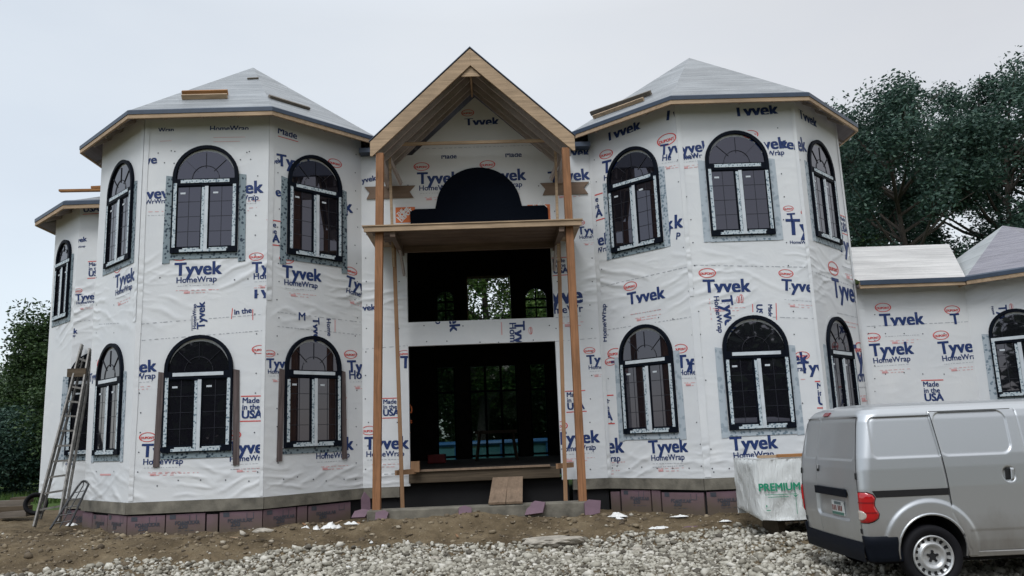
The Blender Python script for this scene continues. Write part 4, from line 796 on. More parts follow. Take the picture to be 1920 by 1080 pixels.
# far woods round the site (also what the glass reflects)
g = np.random.default_rng(5); n = 2600; t = g.uniform(0, 1, n)
Cx = np.concatenate([g.uniform(-60, 60, n), g.uniform(-90, 90, n)]); Cy = np.concatenate([g.normal(-34, 1.6, n), g.normal(62, 2, n)])
hh_ = np.concatenate([6.0 + 4 * vnoise(Cx[:n] * .13, Cx[:n] * 0, 3) + 3 * vnoise(Cx[:n] * .5, Cx[:n] * 0, 4), 4 + 3 * vnoise(Cx[n:] * .13, Cx[n:] * 0, 7)])
Cc = np.stack([Cx, Cy, hh_ * np.sqrt(g.uniform(0, 1, 2 * n))], 1)
extra = Cc[rng.integers(0, n, 1500)] * [1, 1, .75]; Ve, Fe = leaves(extra, np.full(1500, 1.2), 22000, 1.0, 9); V, Fs = leaves(Cc, np.full(2 * n, 1.3), 70000, .5, 6); tag(from_np('far_woods', np.concatenate([V, Ve]), np.concatenate([Fs, Fe + len(V)]), LEAF_G), kind='stuff')
# grass fringe left
n = 9000; bx_ = g.uniform(-22, -11, n); by_ = g.uniform(22.5, 27, n); bz_ = gz(bx_, by_); hgt = g.uniform(.08, .28, n); ang = g.uniform(0, 3.14, n); ww = .012
V = np.stack([np.stack([bx_ - ww * np.cos(ang), by_ - ww * np.sin(ang), bz_ - .02], 1), np.stack([bx_ + ww * np.cos(ang), by_ + ww * np.sin(ang), bz_ - .02], 1), np.stack([bx_ + g.normal(0, .05, n), by_ + g.normal(0, .05, n), bz_ + hgt], 1)], 1).reshape(-1, 3)
tag(from_np('grass', V, np.arange(3 * n).reshape(-1, 3), LEAF_Y), kind='stuff')

# ------------------------------------------------------------------ pool behind the house
POOLW = plain('teal_pool_wall', (.16, .42, .44), .4, var=.06); POOLB = plain('blue_pool_rail', (.05, .20, .45), .4)
pool = empty('pool', None, (-.6, 33, .2)); tag(pool, 'round teal above ground pool with blue rim, seen through the doorway', 'pool')
m = MB(); N_ = 48; rp = 4.2
for i in range(N_):
    t0, t1 = 2 * math.pi * i / N_, 2 * math.pi * (i + 1) / N_; m.face([(rp * math.cos(t0), rp * math.sin(t0), 0), (rp * math.cos(t1), rp * math.sin(t1), 0), (rp * math.cos(t1), rp * math.sin(t1), 1.22), (rp * math.cos(t0), rp * math.sin(t0), 1.22)])
m.build('pool_wall', POOLW, pool)
m = MB(); m.tube([(rp * math.cos(2 * math.pi * i / N_), rp * math.sin(2 * math.pi * i / N_), 1.26) for i in range(N_)], .085, 6, closed=True); m.build('rim', POOLB, pool)
m = MB(); m.face([(4.1 * math.cos(2 * math.pi * i / N_), 4.1 * math.sin(2 * math.pi * i / N_), 1.1) for i in range(N_)]); m.build('water', NB('pool_water').set(Base_Color=(.05, .25, .3), Roughness=.05).m, pool)
for i in range(16):
    t = 2 * math.pi * i / 16; m = MB(); m.box(-.04, .04, -.03, .03, 0, 1.2); o = m.build('upright', POOLB, pool); o.location = (4.24 * math.cos(t), 4.24 * math.sin(t), 0); o.rotation_euler = (0, 0, t + math.pi / 2)

# ------------------------------------------------------------------ things on and round the house
def wray(px, py): r = ray(px, py); return Vector((math.cos(PSI) * r[0] - math.sin(PSI) * r[1], math.sin(PSI) * r[0] + math.cos(PSI) * r[1], r[2]))
def gp(px, py):
    z = .1; r = wray(px, py)
    for _ in range(12): p = Vector((0, 0, EYE)) + r * ((z - EYE) / r.z); z = float(gz(p.x, p.y))
    return Vector((p.x, p.y, z))
def board(label, a, b, w, t, up, mat, group=None, name='lumber_board'):
    a, b = Vector(a), Vector(b); c = (a + b) / 2; m = MB(); m.bar(a - c, b - c, w, t, up); o = m.build(name, mat, None, loc=c, bevel=.003); return tag(o, label, 'board', group)
def onroof(px, py, sx, k):
    loop = octo(sx * XT); i = {'F': 0, 'R': 1, 'L': 7}[k]; a, b = loop[i], loop[(i + 1) % 8]; P0, P1, P2 = Vector((*a, ZE)), Vector((*b, ZE)), Vector((sx * XT, AP, ZAP)); n = (P1 - P0).cross(P2 - P0).normalized()
    o = Vector(ORG); r = Vector(ray(px, py)); p = o + r * ((P0 - o).dot(n) / r.dot(n)); q = hl(*p); c, s = math.cos(PSI), math.sin(PSI); nw = Vector((c * n.x - s * n.y, s * n.x + c * n.y, n.z)); nw = nw if nw.z > 0 else -nw; return q, nw
GB_ = 'boards lying on the turret roofs'
def roofboard(label, x0, y0, x1, y1, sx, k, w, t, mat, lift=.05):
    a, n = onroof(x0, y0, sx, k); b, _ = onroof(x1, y1, sx, k); return board(label, a + n * lift, b + n * lift, w, t, n, mat, GB_)
roofboard('lower pale board of the pair on the front of the left turret roof', 342, 187, 427, 185, -1, 'F', .05, .09, W_NEW)
roofboard('upper reddish board of the pair on the front of the left turret roof', 343, 181, 428, 179, -1, 'F', .06, .10, W_ORANGE, .06)
roofboard('dark thin board lying on the right slope of the left turret roof', 504, 183, 579, 206, -1, 'R', .09, .05, W_GREYW, .03)
roofboard('upper long board on the left slope of the right turret roof', 1110, 217, 1222, 178, 1, 'L', .06, .09, W_GREYW, .05)
roofboard('lower long pale board on the left slope of the right turret roof', 1114, 223, 1208, 189, 1, 'L', .05, .07, W_NEW, .04)
roofboard('short dark board near the peak of the left turret roof', 464, 149, 485, 148, -1, 'F', .05, .03, W_GREYW, .02)
a = hy(112, 358, WY + .4); b = hy(200, 357, WY + .4); board('thin reddish board sticking out past the lower left wing roof', hl(*a), hl(b[0] + .6, b[1], b[2]), .10, .045, (0, 0, 1), W_ORANGE)
a = hy(172, 352, WY + .55); b = hy(198, 350, WY + .55); board('short reddish offcut lying across the left wing roof board', hl(*a), hl(b[0] + .4, b[1], b[2]), .09, .05, (0, 0, 1), W_ORANGE)

# ramp planks
for lab, x0, x1, t0, t1 in (('left plank of the wooden ramp up to the doorway', 916, 948, 926, 951), ('right plank of the wooden ramp up to the doorway', 949, 980, 953, 980)):
    a = (hy(x0, 949, -.16) + hy(x1, 949, -.16)) / 2; b = (hy(t0, 901, A - .1) + hy(t1, 901, A - .1)) / 2; a[2] = .60; b[2] = .93
    wd = (hy(x1, 949, -.16) - hy(x0, 949, -.16))[0]; board(lab, hl(*a), hl(*b), wd, .042, (0, 0, 1), W_PLANK, None, 'ramp_plank')
# stepladder leaning on the left wing
lad = empty('ladder'); tag(lad, 'dull aluminium ladder leaning on the left wing beside the left turret', 'ladder')
def rail_pts(x0, y0, d0, x1, y1, d1): return hl(*hy(x0, y0, d0)), hl(*hy(x1, y1, d1))
la, lb = rail_pts(64, 988, .95, 154, 646, 1.95); ra, rb = rail_pts(111, 978, .95, 169, 654, 1.95)
for a, b in ((la, lb), (ra, rb)):
    m = MB(); m.bar(a, b, .032, .085, (0, 1, 0)); m.build('rail', METAL, lad, bevel=.004)
    m = MB(); m.bar(a + Vector((.035, .12, .12)), b + Vector((.02, .05, -.25)), .026, .05, (0, 1, 0)); m.build('rear_leg', METAL, lad)
for i in range(1, 12):
    t = i / 12; m = MB(); m.bar(la.lerp(lb, t), ra.lerp(rb, t), .035, .022, (0, 1, 0)); m.build('rung', METAL, lad)
m = MB(); m.bar(la.lerp(lb, .83) + Vector((-.12, -.03, .0)), ra.lerp(rb, .85) + Vector((.02, -.03, 0)), .16, .05, (0, 1, 0)); m.build('tray', W_BEAM, lad)
# black hoop frame
m0 = empty('hoop_rack'); tag(m0, 'black metal hoop rack with rungs leaning by the foot of the ladder', 'rack')
a0, a1 = hl(*hy(94, 992, .05)), hl(*hy(130, 986, .12)); b0, b1 = hl(*hy(146, 912, .75)), hl(*hy(166, 908, .8)); pk = hl(*hy(157, 902, .85))
m = MB(); m.tube([a0, a0.lerp(b0, .5), b0, b0.lerp(pk, .6) + Vector((0, 0, .02)), pk, pk.lerp(b1, .5) + Vector((0, 0, .02)), b1, b1.lerp(a1, .5), a1], .019, 8); m.build('hoop', BLACKMETAL, m0, smooth=True)
for t in (.12, .3, .48, .66, .84):
    m = MB(); m.tube([a0.lerp(b0, t), a1.lerp(b1, t)], .009, 6); m.build('rung', BLACKMETAL, m0)
m = MB(); m.tube([(a0 + a1) / 2, (b0 + b1) / 2, pk], .010, 6); m.build('stay', BLACKMETAL, m0)
# tyre leaning behind the ladder
def lathe(prof, n=40, mb=None, axis='Y'):
    mb = mb or MB()
    for i in range(n):
        t0, t1 = 2 * math.pi * i / n, 2 * math.pi * (i + 1) / n
        for (r0, y0), (r1, y1) in zip(prof, prof[1:]):
            mb.face([(r0 * math.cos(t0), y0, r0 * math.sin(t0)), (r0 * math.cos(t1), y0, r0 * math.sin(t1)), (r1 * math.cos(t1), y1, r1 * math.sin(t1)), (r1 * math.cos(t0), y1, r1 * math.sin(t0))])
    return mb
TY = [(.195, .0), (.20, -.05), (.24, -.088), (.285, -.095), (.305, -.08), (.312, -.05), (.312, .05), (.305, .08), (.285, .095), (.24, .088), (.20, .05), (.195, 0)]
o = lathe([(r * .66, y) for r, y in TY] ).build('tyre', RUBBER, None, smooth=True, merge=True); o.location = hl(*hy(67, 945, 1.95)) ; o.rotation_euler = (R(-12), 0, R(28)); tag(o, 'old black tyre leaning against the left wing behind the ladder', 'tyre')
# weathered timber pile, far left
for i, (lab, x0, y0, x1, y1, d) in enumerate((('grey beam lowest in the timber pile by the left edge', 4, 966, 54, 962, 3.6), ('dark beam in the middle of the timber pile by the left edge', -20, 957, 56, 953, 3.75), ('pale board on top of the timber pile by the left edge', -30, 946, 52, 942, 3.9), ('short dark offcut lying on the timber pile by the left edge', 24, 938, 58, 936, 4.0), ('long low plank running off the left edge behind the timber pile', -60, 950, 16, 947, 4.4))):
    board(lab, hl(*hy(x0, y0, d)), hl(*hy(x1, y1, d)), .22, .12, (0, 0, 1), W_GREYW if i in (0, 2) else W_BEAM, 'old timbers piled at the left edge', 'timber')
# lumber bundle in printed white sheet
def bundle():
    root = empty('lumber_bundle', None, (3.50, 12.1, 0), R(1)); tag(root, 'white plastic wrapped lumber bundle with green print between house and van', 'lumber bundle')
    SH = NB('white_sheeting'); v = SH.noise(SH.co('Object', (1, 1, .5), (0, .6, 0)), 2.2, 5, .6, 1.5); v2 = SH.noise(SH.co('Object', (4, 4, .7), (0, .5, 0)), 2.5, 4, .6, .8)
    SH.set(Base_Color=(.66, .68, .67), Roughness=.38, Normal=SH.bump(SH.math('ADD', v, SH.math('MULTIPLY', v2, .8)), .9, .06)); SH = SH.m
    w_, d_, z0, z1 = 1.35, 1.25, .335, 1.20; n = 40; V = []; Fs = []
    def shell(u, v): return u, v
    m = MB()
    def grid(fn, nu, nv):
        P = [[fn(i / nu, j / nv) for j in range(nv + 1)] for i in range(nu + 1)]
        for i in range(nu):
            for j in range(nv): m.face([P[i][j], P[i + 1][j], P[i + 1][j + 1], P[i][j + 1]])
    def wob(x, z, s): return .05 * (float(vnoise(x * 2.2 + z * 1.6, z * .9 + s, 3)) - .5) + .03 * (float(vnoise(x * 6 - z * 4, z * 2 + s, 5)) - .5)
    def hem(u): return .05 * (float(vnoise(u * 5, .5, 8)) - .5)
    def nd(k): return 4 * k * (1 - k)
    grid(lambda u, v: (u * w_, -min(1, nd(u) * 6) * min(1, nd(v) * 5) * (wob(u * w_, v, 1) + .01), z0 + hem(u) * (1 - v) + (z1 - z0) * v), 36, 26)
    grid(lambda u, v: (-min(1, nd(u) * 6) * min(1, nd(v) * 5) * (wob(u * d_, v, 4) + .02), d_ * u, z0 + hem(u * .01 + 3) * (1 - v) * 0 + (z1 - z0) * v + (1 - v) * .10 * u), 30, 26)
    grid(lambda u, v: (w_, d_ * u, z0 + (z1 - z0) * v), 4, 4); grid(lambda u, v: (u * w_, d_, z0 + (z1 - z0) * v), 4, 4); grid(lambda u, v: (u * w_, d_ * v, z1 + .01 * nd(u) * nd(v)), 6, 6)
    m.build('sheet', SH, root, smooth=True, merge=True)
    m = MB(); m.box(.32, w_ - .10, .34, d_ - .10, .27, z0 + .06); m.build('lumber', W_BEAM, root)
    for x in (.12, 1.05): m = MB(); m.box(x + .22, x + .32, .36, d_ - .12, .05, .268); m.build('skid', W_BEAM, root)
    pm = MB()
    def put(s, x0, x1, z, bold):
        V_, F_, wd = text_geo(s, bold); k = (x1 - x0) / wd
        for q_, (sx_, sz_) in enumerate(((-.006, 0), (.006, 0), (0, .005), (0, -.005))):
            for f in F_: pm.face([(x0 + sx_ + V_[i][0] * k, -.034 - q_ * .0005, z + sz_ + V_[i][1] * k) for i in f])
    put('PREMIUM', -.02, .58, .76, 0)
    for z, a, b in ((.70, .06, .52), (.665, .1, .40)): pm.face([(a, -.034, z), (b, -.034, z), (b, -.034, z + .008), (a, -.034, z + .008)])
    pm.face([(.50, -.035, .42), (.507, -.035, .42), (.507, -.035, .86), (.50, -.035, .86)]); pm.face([(.46, -.035, .70), (.504, -.035, .655), (.548, -.035, .70), (.504, -.035, .678)]); pm.face([(.06, -.034, .48), (.12, -.034, .48), (.12, -.034, .492), (.06, -.034, .492)]); pm.face([(.06, -.034, .53), (.075, -.034, .53), (.075, -.034, .56), (.06, -.034, .56)])
    pm.build('printing', GREENP, root); return root
bundle()
def wl_(x, y, z): return Matrix.Rotation(R(1), 3, 'Z') @ Vector((x, y, z)) + Vector((3.50, 12.1, 0))
board('long new board lying on top of the wrapped lumber bundle', wl_(.12, .35, 1.235), wl_(1.9, .3, 1.235), .10, .04, (0, 0, 1), W_NEW, 'boards on the lumber bundle')
board('orange board on top of the lumber bundle close to the van', wl_(.36, .18, 1.245), wl_(1.9, .16, 1.245), .09, .045, (0, 0, 1), W_ORANGE, 'boards on the lumber bundle')

# scraps on the soil
def scrap(label, px, py, wpx, dep, mat, cat='scrap', name='plastic_scrap', hgt=.07, seed=0, lift=.0, group=None):
    p = gp(px, py); wm = wpx * (p.y) / F_PX; g = np.random.default_rng(seed); nu, nv = 14, 8; m = MB(); out = g.uniform(.6, 1.0, 60)
    def P(i, j):
        u, v = i / nu * 2 - 1, j / nv * 2 - 1; e = 1 - .45 * float(vnoise(u * 2 + seed, v * 2, 4)); k = max(abs(u), abs(v)); r = k / max(1e-6, math.hypot(u, v)) * e if k > 0 else 0
        z = hgt * .5 * (float(vnoise(u * 2.6 + seed, v * 2.6 + 7, 6)) * 1.4 + float(vnoise(u * 6 + seed, v * 6, 2)) * .6) * (1 - k ** 2) + .012
        return (u * r * wm / 2 * 1.1, v * r * dep / 2, z)
    for i in range(nu):
        for j in range(nv): m.face([P(i, j), P(i + 1, j), P(i + 1, j + 1), P(i, j + 1)])
    o = m.build(name, mat, None, merge=True); o.location = p + Vector((0, 0, lift)); o.rotation_euler = (0, 0, g.uniform(-.3, .3)); return tag(o, label, cat, group)
GS = 'white scraps lying on the soil'
for i, a in enumerate((('small white scrap by the foot of the hoop rack', 133, 991, 26, .18, .10), ('square white scrap on the soil below the left turret', 269, 999, 22, .16, .13), ('small white scrap at the left end of the scraps under the left turret', 572, 993, 22, .2, .08), ('angular white scrap beside the biggest white sheet under the left turret', 593, 990, 20, .2, .10), ('biggest crumpled white sheet under the right side of the left turret', 623, 988, 48, .35, .13), ('thin white scrap between the big sheet and the porch post', 658, 984, 34, .14, .07), ('little white scrap alone on the soil near the gravel', 650, 1023, 24, .14, .04), ('crumpled white sheet beside the right porch post', 1157, 970, 46, .4, .09), ('small white scrap in front of the sheet by the right porch post', 1161, 974, 20, .16, .06), ('long flat white scrap under the right turret', 1236, 975, 50, .3, .06), ('thin white strip right of the flat scrap under the right turret', 1276, 970, 40, .14, .06), ('small white scrap under the middle of the right turret', 1358, 967, 26, .15, .05), ('white scrap beside the wrapped lumber bundle', 1399, 968, 22, .15, .05), ('tiny white scrap on the soil below the left porch post', 696, 1002, 9, .07, .05), ('tiny white scrap beside the other small one below the porch', 718, 1005, 9, .07, .05), ('tiny white scrap on the soil before the left half of the footing', 764, 997, 8, .07, .05))):
    scrap(a[0], a[1], a[2], a[3], a[4], DIRTYWHITE, hgt=a[5], seed=i + 3, group=GS)
def foamscrap(label, px, py, w_, h_, rx, rz, d=None):
    p = gp(px, py) if d is None else hl(*hy(px, py, d)); g = random.Random(px); m = MB(); P = [(-w_ / 2, 0, -h_ / 2), (w_ / 2 * g.uniform(.6, 1), 0, -h_ / 2 * g.uniform(.5, 1)), (w_ / 2, 0, h_ / 2 * g.uniform(.2, 1)), (w_ * g.uniform(-.2, .2), 0, h_ / 2), (-w_ / 2 * g.uniform(.5, 1), 0, h_ / 2 * g.uniform(.3, .8))]
    m.prism(P, (0, .04, 0)); o = m.build('foam_scrap', FOAM2, None, loc=p); o.rotation_euler = (rx, 0, rz); tag(o, label, 'foam scrap', 'broken pink foam pieces')
foamscrap('broken pink foam piece leaning at the middle of the footing', 872, 958, .24, .20, -.5, .3, -.22); foamscrap('pink foam piece leaning right of the ramp planks', 1003, 952, .34, .24, -.4, -.3, -.2)
foamscrap('pink foam piece at the right end of the footing beside the post', 1112, 952, .30, .28, -.3, .2, -.2); foamscrap('pink foam piece at the left end of the footing under the post', 716, 965, .22, .16, -.4, .1, -.22); foamscrap('tall split pink foam piece in the corner left of the porch', 686, 945, .16, .42, -.1, .5, .6)
foamscrap('flat pink foam sliver on the soil under the right turret', 1300, 972, .5, .10, -1.3, .1)
foamscrap('pink foam chunk lying in the corner by the left porch post', 676, 962, .30, .16, -.6, -.2, .25)
for i in range(26):       # offcuts trodden into the soil
    px, py = random.uniform(60, 1330), random.uniform(985, 1030)
    p = gp(px, py)
    if p.y < float(gravel_edge(p.x)) + .15: continue
    t = random.uniform(0, 3.1); l = random.uniform(.06, .22); d = Vector((math.cos(t), math.sin(t), random.uniform(-.05, .15))) * l
    o = board('small wood offcut trodden into the soil in front of the house', p - d / 2 + Vector((0, 0, .02)), p + d / 2 + Vector((0, 0, .025)), random.uniform(.015, .04), .012, (0, 0, 1), random.choice((W_STUD, W_GREYW, W_BEAM, W_NEW)), 'offcuts trodden into the soil', 'wood_offcut')
# broken slab and loose stones
def stone(label, px, py, wpx, h_, dep, seed, cat='stone', name='stone', flat=False):
    p = gp(px, py); wm = wpx * p.y / F_PX; bm = bmesh.new(); bmesh.ops.create_icosphere(bm, subdivisions=4, radius=1); g = np.random.default_rng(seed)
    for v in bm.verts:
        c = v.co.copy(); k = 1 + .45 * (float(vnoise(c.x * 1.6 + seed, c.y * 1.6 + c.z * 1.7, 3)) - .5) + .2 * (float(vnoise(c.x * 5 + seed, c.y * 5 + c.z * 4, 8)) - .5)
        z = max(-.5, min(.55 if flat else 1, c.z)); v.co = Vector((c.x * wm / 2 * k, c.y * dep / 2 * k, z * h_ * (.8 + .4 * k - .2)))
    me = bpy.data.meshes.new(name); bm.to_mesh(me); bm.free(); me.materials.append(STONE); o = bpy.data.objects.new(name, me); col.objects.link(o); o.location = p + Vector((0, 0, h_ * .25)); tag(o, label, cat)
stone('broad flat broken concrete slab on the soil before the right half of the footing', 1036, 990, 108, .11, .5, 4, 'slab', 'concrete_slab', True)
GR = 'loose stones on the soil'
for i, (lab, x, y, w_) in enumerate((('flat pale stone just below the ramp planks', 938, 976, 30), ('dark curved stone at the foot of the foam boards under the left turret', 492, 1000, 36), ('pale stone at the gravel edge below the right turret', 1190, 1000, 24), ('rounded stone on the soil below the right turret', 1245, 985, 20), ('pale angular stone beside the lumber bundle', 1345, 985, 22), ('small reddish stone at the gravel edge below the porch', 815, 1010, 22))):
    stone(lab, x, y, w_, .05, .16, 20 + i)
for lab, x0, y0, x1, y1 in (('thin broken stick on the soil left of the ramp', 820, 978, 872, 984), ('bent lath lying on the soil before the footing', 836, 973, 858, 990), ('short pale lath near the left porch post', 690, 985, 716, 978)):
    a, b = gp(x0, y0), gp(x1, y1); board(lab, a + Vector((0, 0, .03)), b + Vector((0, 0, .04)), .03, .015, (0, 0, 1), W_STUD, 'laths on the soil', 'lath')

# ------------------------------------------------------------------ inside the doorway
sh = empty('sawhorse', None, hl(.25, 7.2, 1.09), PSI); tag(sh, 'dark wooden sawhorse standing on the floor inside the doorway', 'sawhorse')
m = MB(); m.box(-.55, .55, -.05, .05, .68, .76); m.build('beam', W_BEAM, sh)
for sx in (-1, 1):
    for sy in (-1, 1): m = MB(); m.bar((sx * .52, sy * .28, 0), (sx * .42, sy * .03, .70), .05, .08); m.build('leg', W_BEAM, sh)
o = MB(); o.box(-.22, .22, -.15, .15, 0, .22); o = o.build('toolbox', plain('red_plastic', (.25, .02, .02), .5), None, loc=hl(-1.25, 6.6, 1.092), bevel=.02); tag(o, 'small red toolbox on the floor inside the doorway', 'toolbox')
m = MB(); m.tube([Vector((0, .02 * math.sin(t * 3), -.01)) + Vector((.09 * math.sin(t * 2.1), 0, -.5 * t / 6.3 + .05 * math.sin(t * 5))) for t in np.linspace(0, 6.3, 40)], .012, 6)
o = m.build('extension_cord', ORANGE, None, loc=hl(-1.50, A + .5, 2.35)); tag(o, 'orange extension cord hanging at the left inside the doorway', 'cord')

# ------------------------------------------------------------------ the van
PAINT = NB('silver_paint'); fl = PAINT.noise(PAINT.co(), 900, 2)
PAINT.set(Base_Color=PAINT.ramp(fl, (.3, (.43, .45, .465)), (.7, (.51, .53, .545))), Metallic=.62, Roughness=.36, Coat_Weight=.5, Coat_Roughness=.08); _sp = PAINT.n('ShaderNodeSeparateXYZ', {0: PAINT.co()}).outputs; _d = PAINT.ramp(PAINT.math('ADD', _sp[2], PAINT.math('MULTIPLY', PAINT.noise(PAINT.co(scale=(1, 1, .5)), 5, 6, .65), .55)), (.55, .6), (1.15, .0)); PAINT.b.inputs['Base Color'].links[0]; _c = PAINT.b.inputs['Base Color'].links[0].from_socket; PAINT.set(Base_Color=PAINT.mix(_d, _c, (.20, .175, .14)), Coat_Weight=PAINT.ramp(_d, (0, .5), (.5, .0))); PAINT = PAINT.m
BUMPER = plain('black_bumper_plastic', (.005, .007, .012), .6, spec=.12, var=.1); SEAMD = plain('black_door_seam', (.006, .006, .007), .7)
REDL = NB('red_lamp_lens').set(Base_Color=(.42, .008, .012), Roughness=.12, Specular_IOR_Level=.6, Coat_Weight=.6).m; CLEAR = NB('clear_lamp_lens').set(Base_Color=(.55, .5, .45), Roughness=.15, Metallic=.3).m; DRED = NB('dark_red_lens').set(Base_Color=(.16, .008, .015), Roughness=.2).m
STEEL = plain('steel_rim', (.50, .51, .51), .38, .55, var=.12, scale=20); VGLASS = NB('van_glass').set(Base_Color=(.01, .01, .012), Roughness=.04, IOR=1.7).m
van = empty('van', None, (3.50, 9.46, 0), .03); tag(van, 'silver panel van with red tail light parked on the gravel at right', 'van')
zk = [.30, .45, .7, 1.0, 1.2, 1.32, 1.70, 1.77, 1.82, 1.85, 1.866]
HW = lambda z: np.interp(z, zk, [.815, .84, .855, .865, .86, .85, .79, .765, .72, .64, .54])
RX = lambda z: np.interp(z, zk, [.05, .02, .0, .0, .01, .025, .10, .13, .175, .23, .31])
FX = lambda z: np.interp(z, [.30, .6, .9, 1.0, 1.1, 1.75, 1.83, 1.866], [4.36, 4.42, 4.36, 4.18, 3.86, 3.05, 2.85, 2.6])
CR = lambda z: np.interp(z, [.3, 1.0, 1.7, 1.866], [.10, .11, .17, .22])
WXC, WZC, WR = .69, .375, .355
def halfline(z):
    """outline of the right half (y < 0) at height z, from rear middle to front middle; returns points, outward normals"""
    w_, r_, f_, c = HW(z), RX(z), FX(z), CR(z); crown = .018
    yr = np.linspace(0, -(w_ - c), 70); P = [np.stack([r_ + crown * (yr / w_) ** 2, yr], 1)]
    t = np.linspace(0, math.pi / 2, 26)[1:]; P.append(np.stack([r_ + crown * ((w_ - c) / w_) ** 2 * (1 - np.sin(t)) + c - c * np.cos(t), -(w_ - c) - c * np.sin(t)], 1))
    fc = .28; x = np.linspace(r_ + c, f_ - fc, 400)[1:]; P.append(np.stack([x, np.full_like(x, -w_)], 1))
    t = np.linspace(0, math.pi / 2, 16)[1:]; P.append(np.stack([f_ - fc + fc * np.sin(t), -(w_ - fc * .8) - fc * .8 * np.cos(t)], 1)); y = np.linspace(-(w_ - fc * .8), 0, 20)[1:]; P.append(np.stack([np.full_like(y, f_), y], 1))
    P = np.concatenate(P); d = np.gradient(P, axis=0); d /= np.linalg.norm(d, axis=1)[:, None]; Nn = np.stack([d[:, 1], -d[:, 0]], 1); return P, Nn
def rrect(x, z, x0, x1, z0, z1, r): qx = np.abs(x - (x0 + x1) / 2) - (x1 - x0) / 2 + r; qz = np.abs(z - (z0 + z1) / 2) - (z1 - z0) / 2 + r; return np.hypot(np.maximum(qx, 0), np.maximum(qz, 0)) + np.minimum(np.maximum(qx, qz), 0) - r
def seam_x(z): return np.interp(z, [.36, .40, .60, .74, .9, 1.07, 1.75], [1.10, 1.065, 1.00, .94, .928, .92, .862])
def disp(P, z, sgn):
    x = P[:, 0]; y = P[:, 1] * sgn; side = np.abs(P[:, 1]) > HW(z) - .02; rear = (~side) & (x < .45); d = np.zeros(len(P))
    ins = lambda sd, dep, k=.014: -dep * sstep(-sd / k + .5)
    s1 = np.maximum(rrect(x, z, .20 - (1.72 - z) * .05, 1.3, 1.315, 1.735, .06), x - (seam_x(z) - .0)); s2 = rrect(x, z, .895, 1.68 - (1.76 - z) * .03, 1.315, 1.765, .10); s2 = np.maximum(s2, seam_x(z) + .025 - x)
    d += np.where(side, ins(s1, .014) + ins(s2, .014), 0)
    gr = lambda q: -.010 * np.exp(-(q / .007) ** 2)
    if z < 1.78: d += np.where(side, gr(x - seam_x(z)) + gr(x - 1.80) * (z > .36), 0)
    rw = np.hypot(x - WXC, z - WZC); d += np.where(side, .020 * sstep((.52 - rw) / .05), 0)
    d += np.where(side & (x > 1.1), -.006 * sstep((.56 - z) / .02) if z < .6 else 0, 0)
    d += np.where(side, ins(rrect(x, z, 1.53, 1.65, 1.03, 1.17, .055), .03, .02), 0)
    for a, b in ((.285, .68), (-.68, .265)): d += np.where(rear, ins(rrect(y, z, a, b, 1.295, 1.745, .05), .012), 0)
    d += np.where(rear, ins(rrect(y, z, -.52, .33, .66, .97, .06), .030, .03), 0)
    if .46 < z < 1.77: d += np.where(rear, gr(y - .275) * .8, 0)
    return d
zl = np.unique(np.concatenate([np.arange(.30, 1.80, .0105), np.linspace(1.80, 1.866, 14)])); V = []; mcol = None
for z in zl:
    P, Nn = halfline(z); q = P + Nn * disp(P, z, 1)[:, None]; P2 = P * [1, -1]; N2 = Nn * [1, -1]; q2 = P2 + N2 * disp(P2 * [1, -1], z, -1)[:, None]
    ring = np.concatenate([q, q2[::-1][1:-1]]); V.append(np.concatenate([ring, np.full((len(ring), 1), z)], 1))
M_ = len(V[0]); NZ = len(zl); V = np.concatenate(V)
i0 = np.arange(M_); i1 = (i0 + 1) % M_; Fs = np.concatenate([np.stack([k * M_ + i0, k * M_ + i1, (k + 1) * M_ + i1, (k + 1) * M_ + i0], 1) for k in range(NZ - 1)])
cen = V[Fs].mean(1); side = np.abs(cen[:, 1]) > .7
WB = 2.725; keep = ~(side & ((np.hypot(cen[:, 0] - WXC, cen[:, 2] - WZC) < WR) | (np.hypot(cen[:, 0] - WXC - WB, cen[:, 2] - WZC) < WR)))
keep &= ~((cen[:, 2] < WZC) & side & ((np.abs(cen[:, 0] - WXC) < WR) | (np.abs(cen[:, 0] - WXC - WB) < WR)))
glass = (((cen[:, 2] > 1.12) & (cen[:, 2] < 1.72) & (cen[:, 0] > FX(cen[:, 2]) - .2)) | (side & (cen[:, 0] > 1.95) & (cen[:, 0] < FX(cen[:, 2]) - .42) & (cen[:, 2] > 1.14) & (cen[:, 2] < 1.68))).astype(int)
body = from_np('body', V, Fs[keep], [PAINT, VGLASS], glass[keep], smooth=True, parent=van)
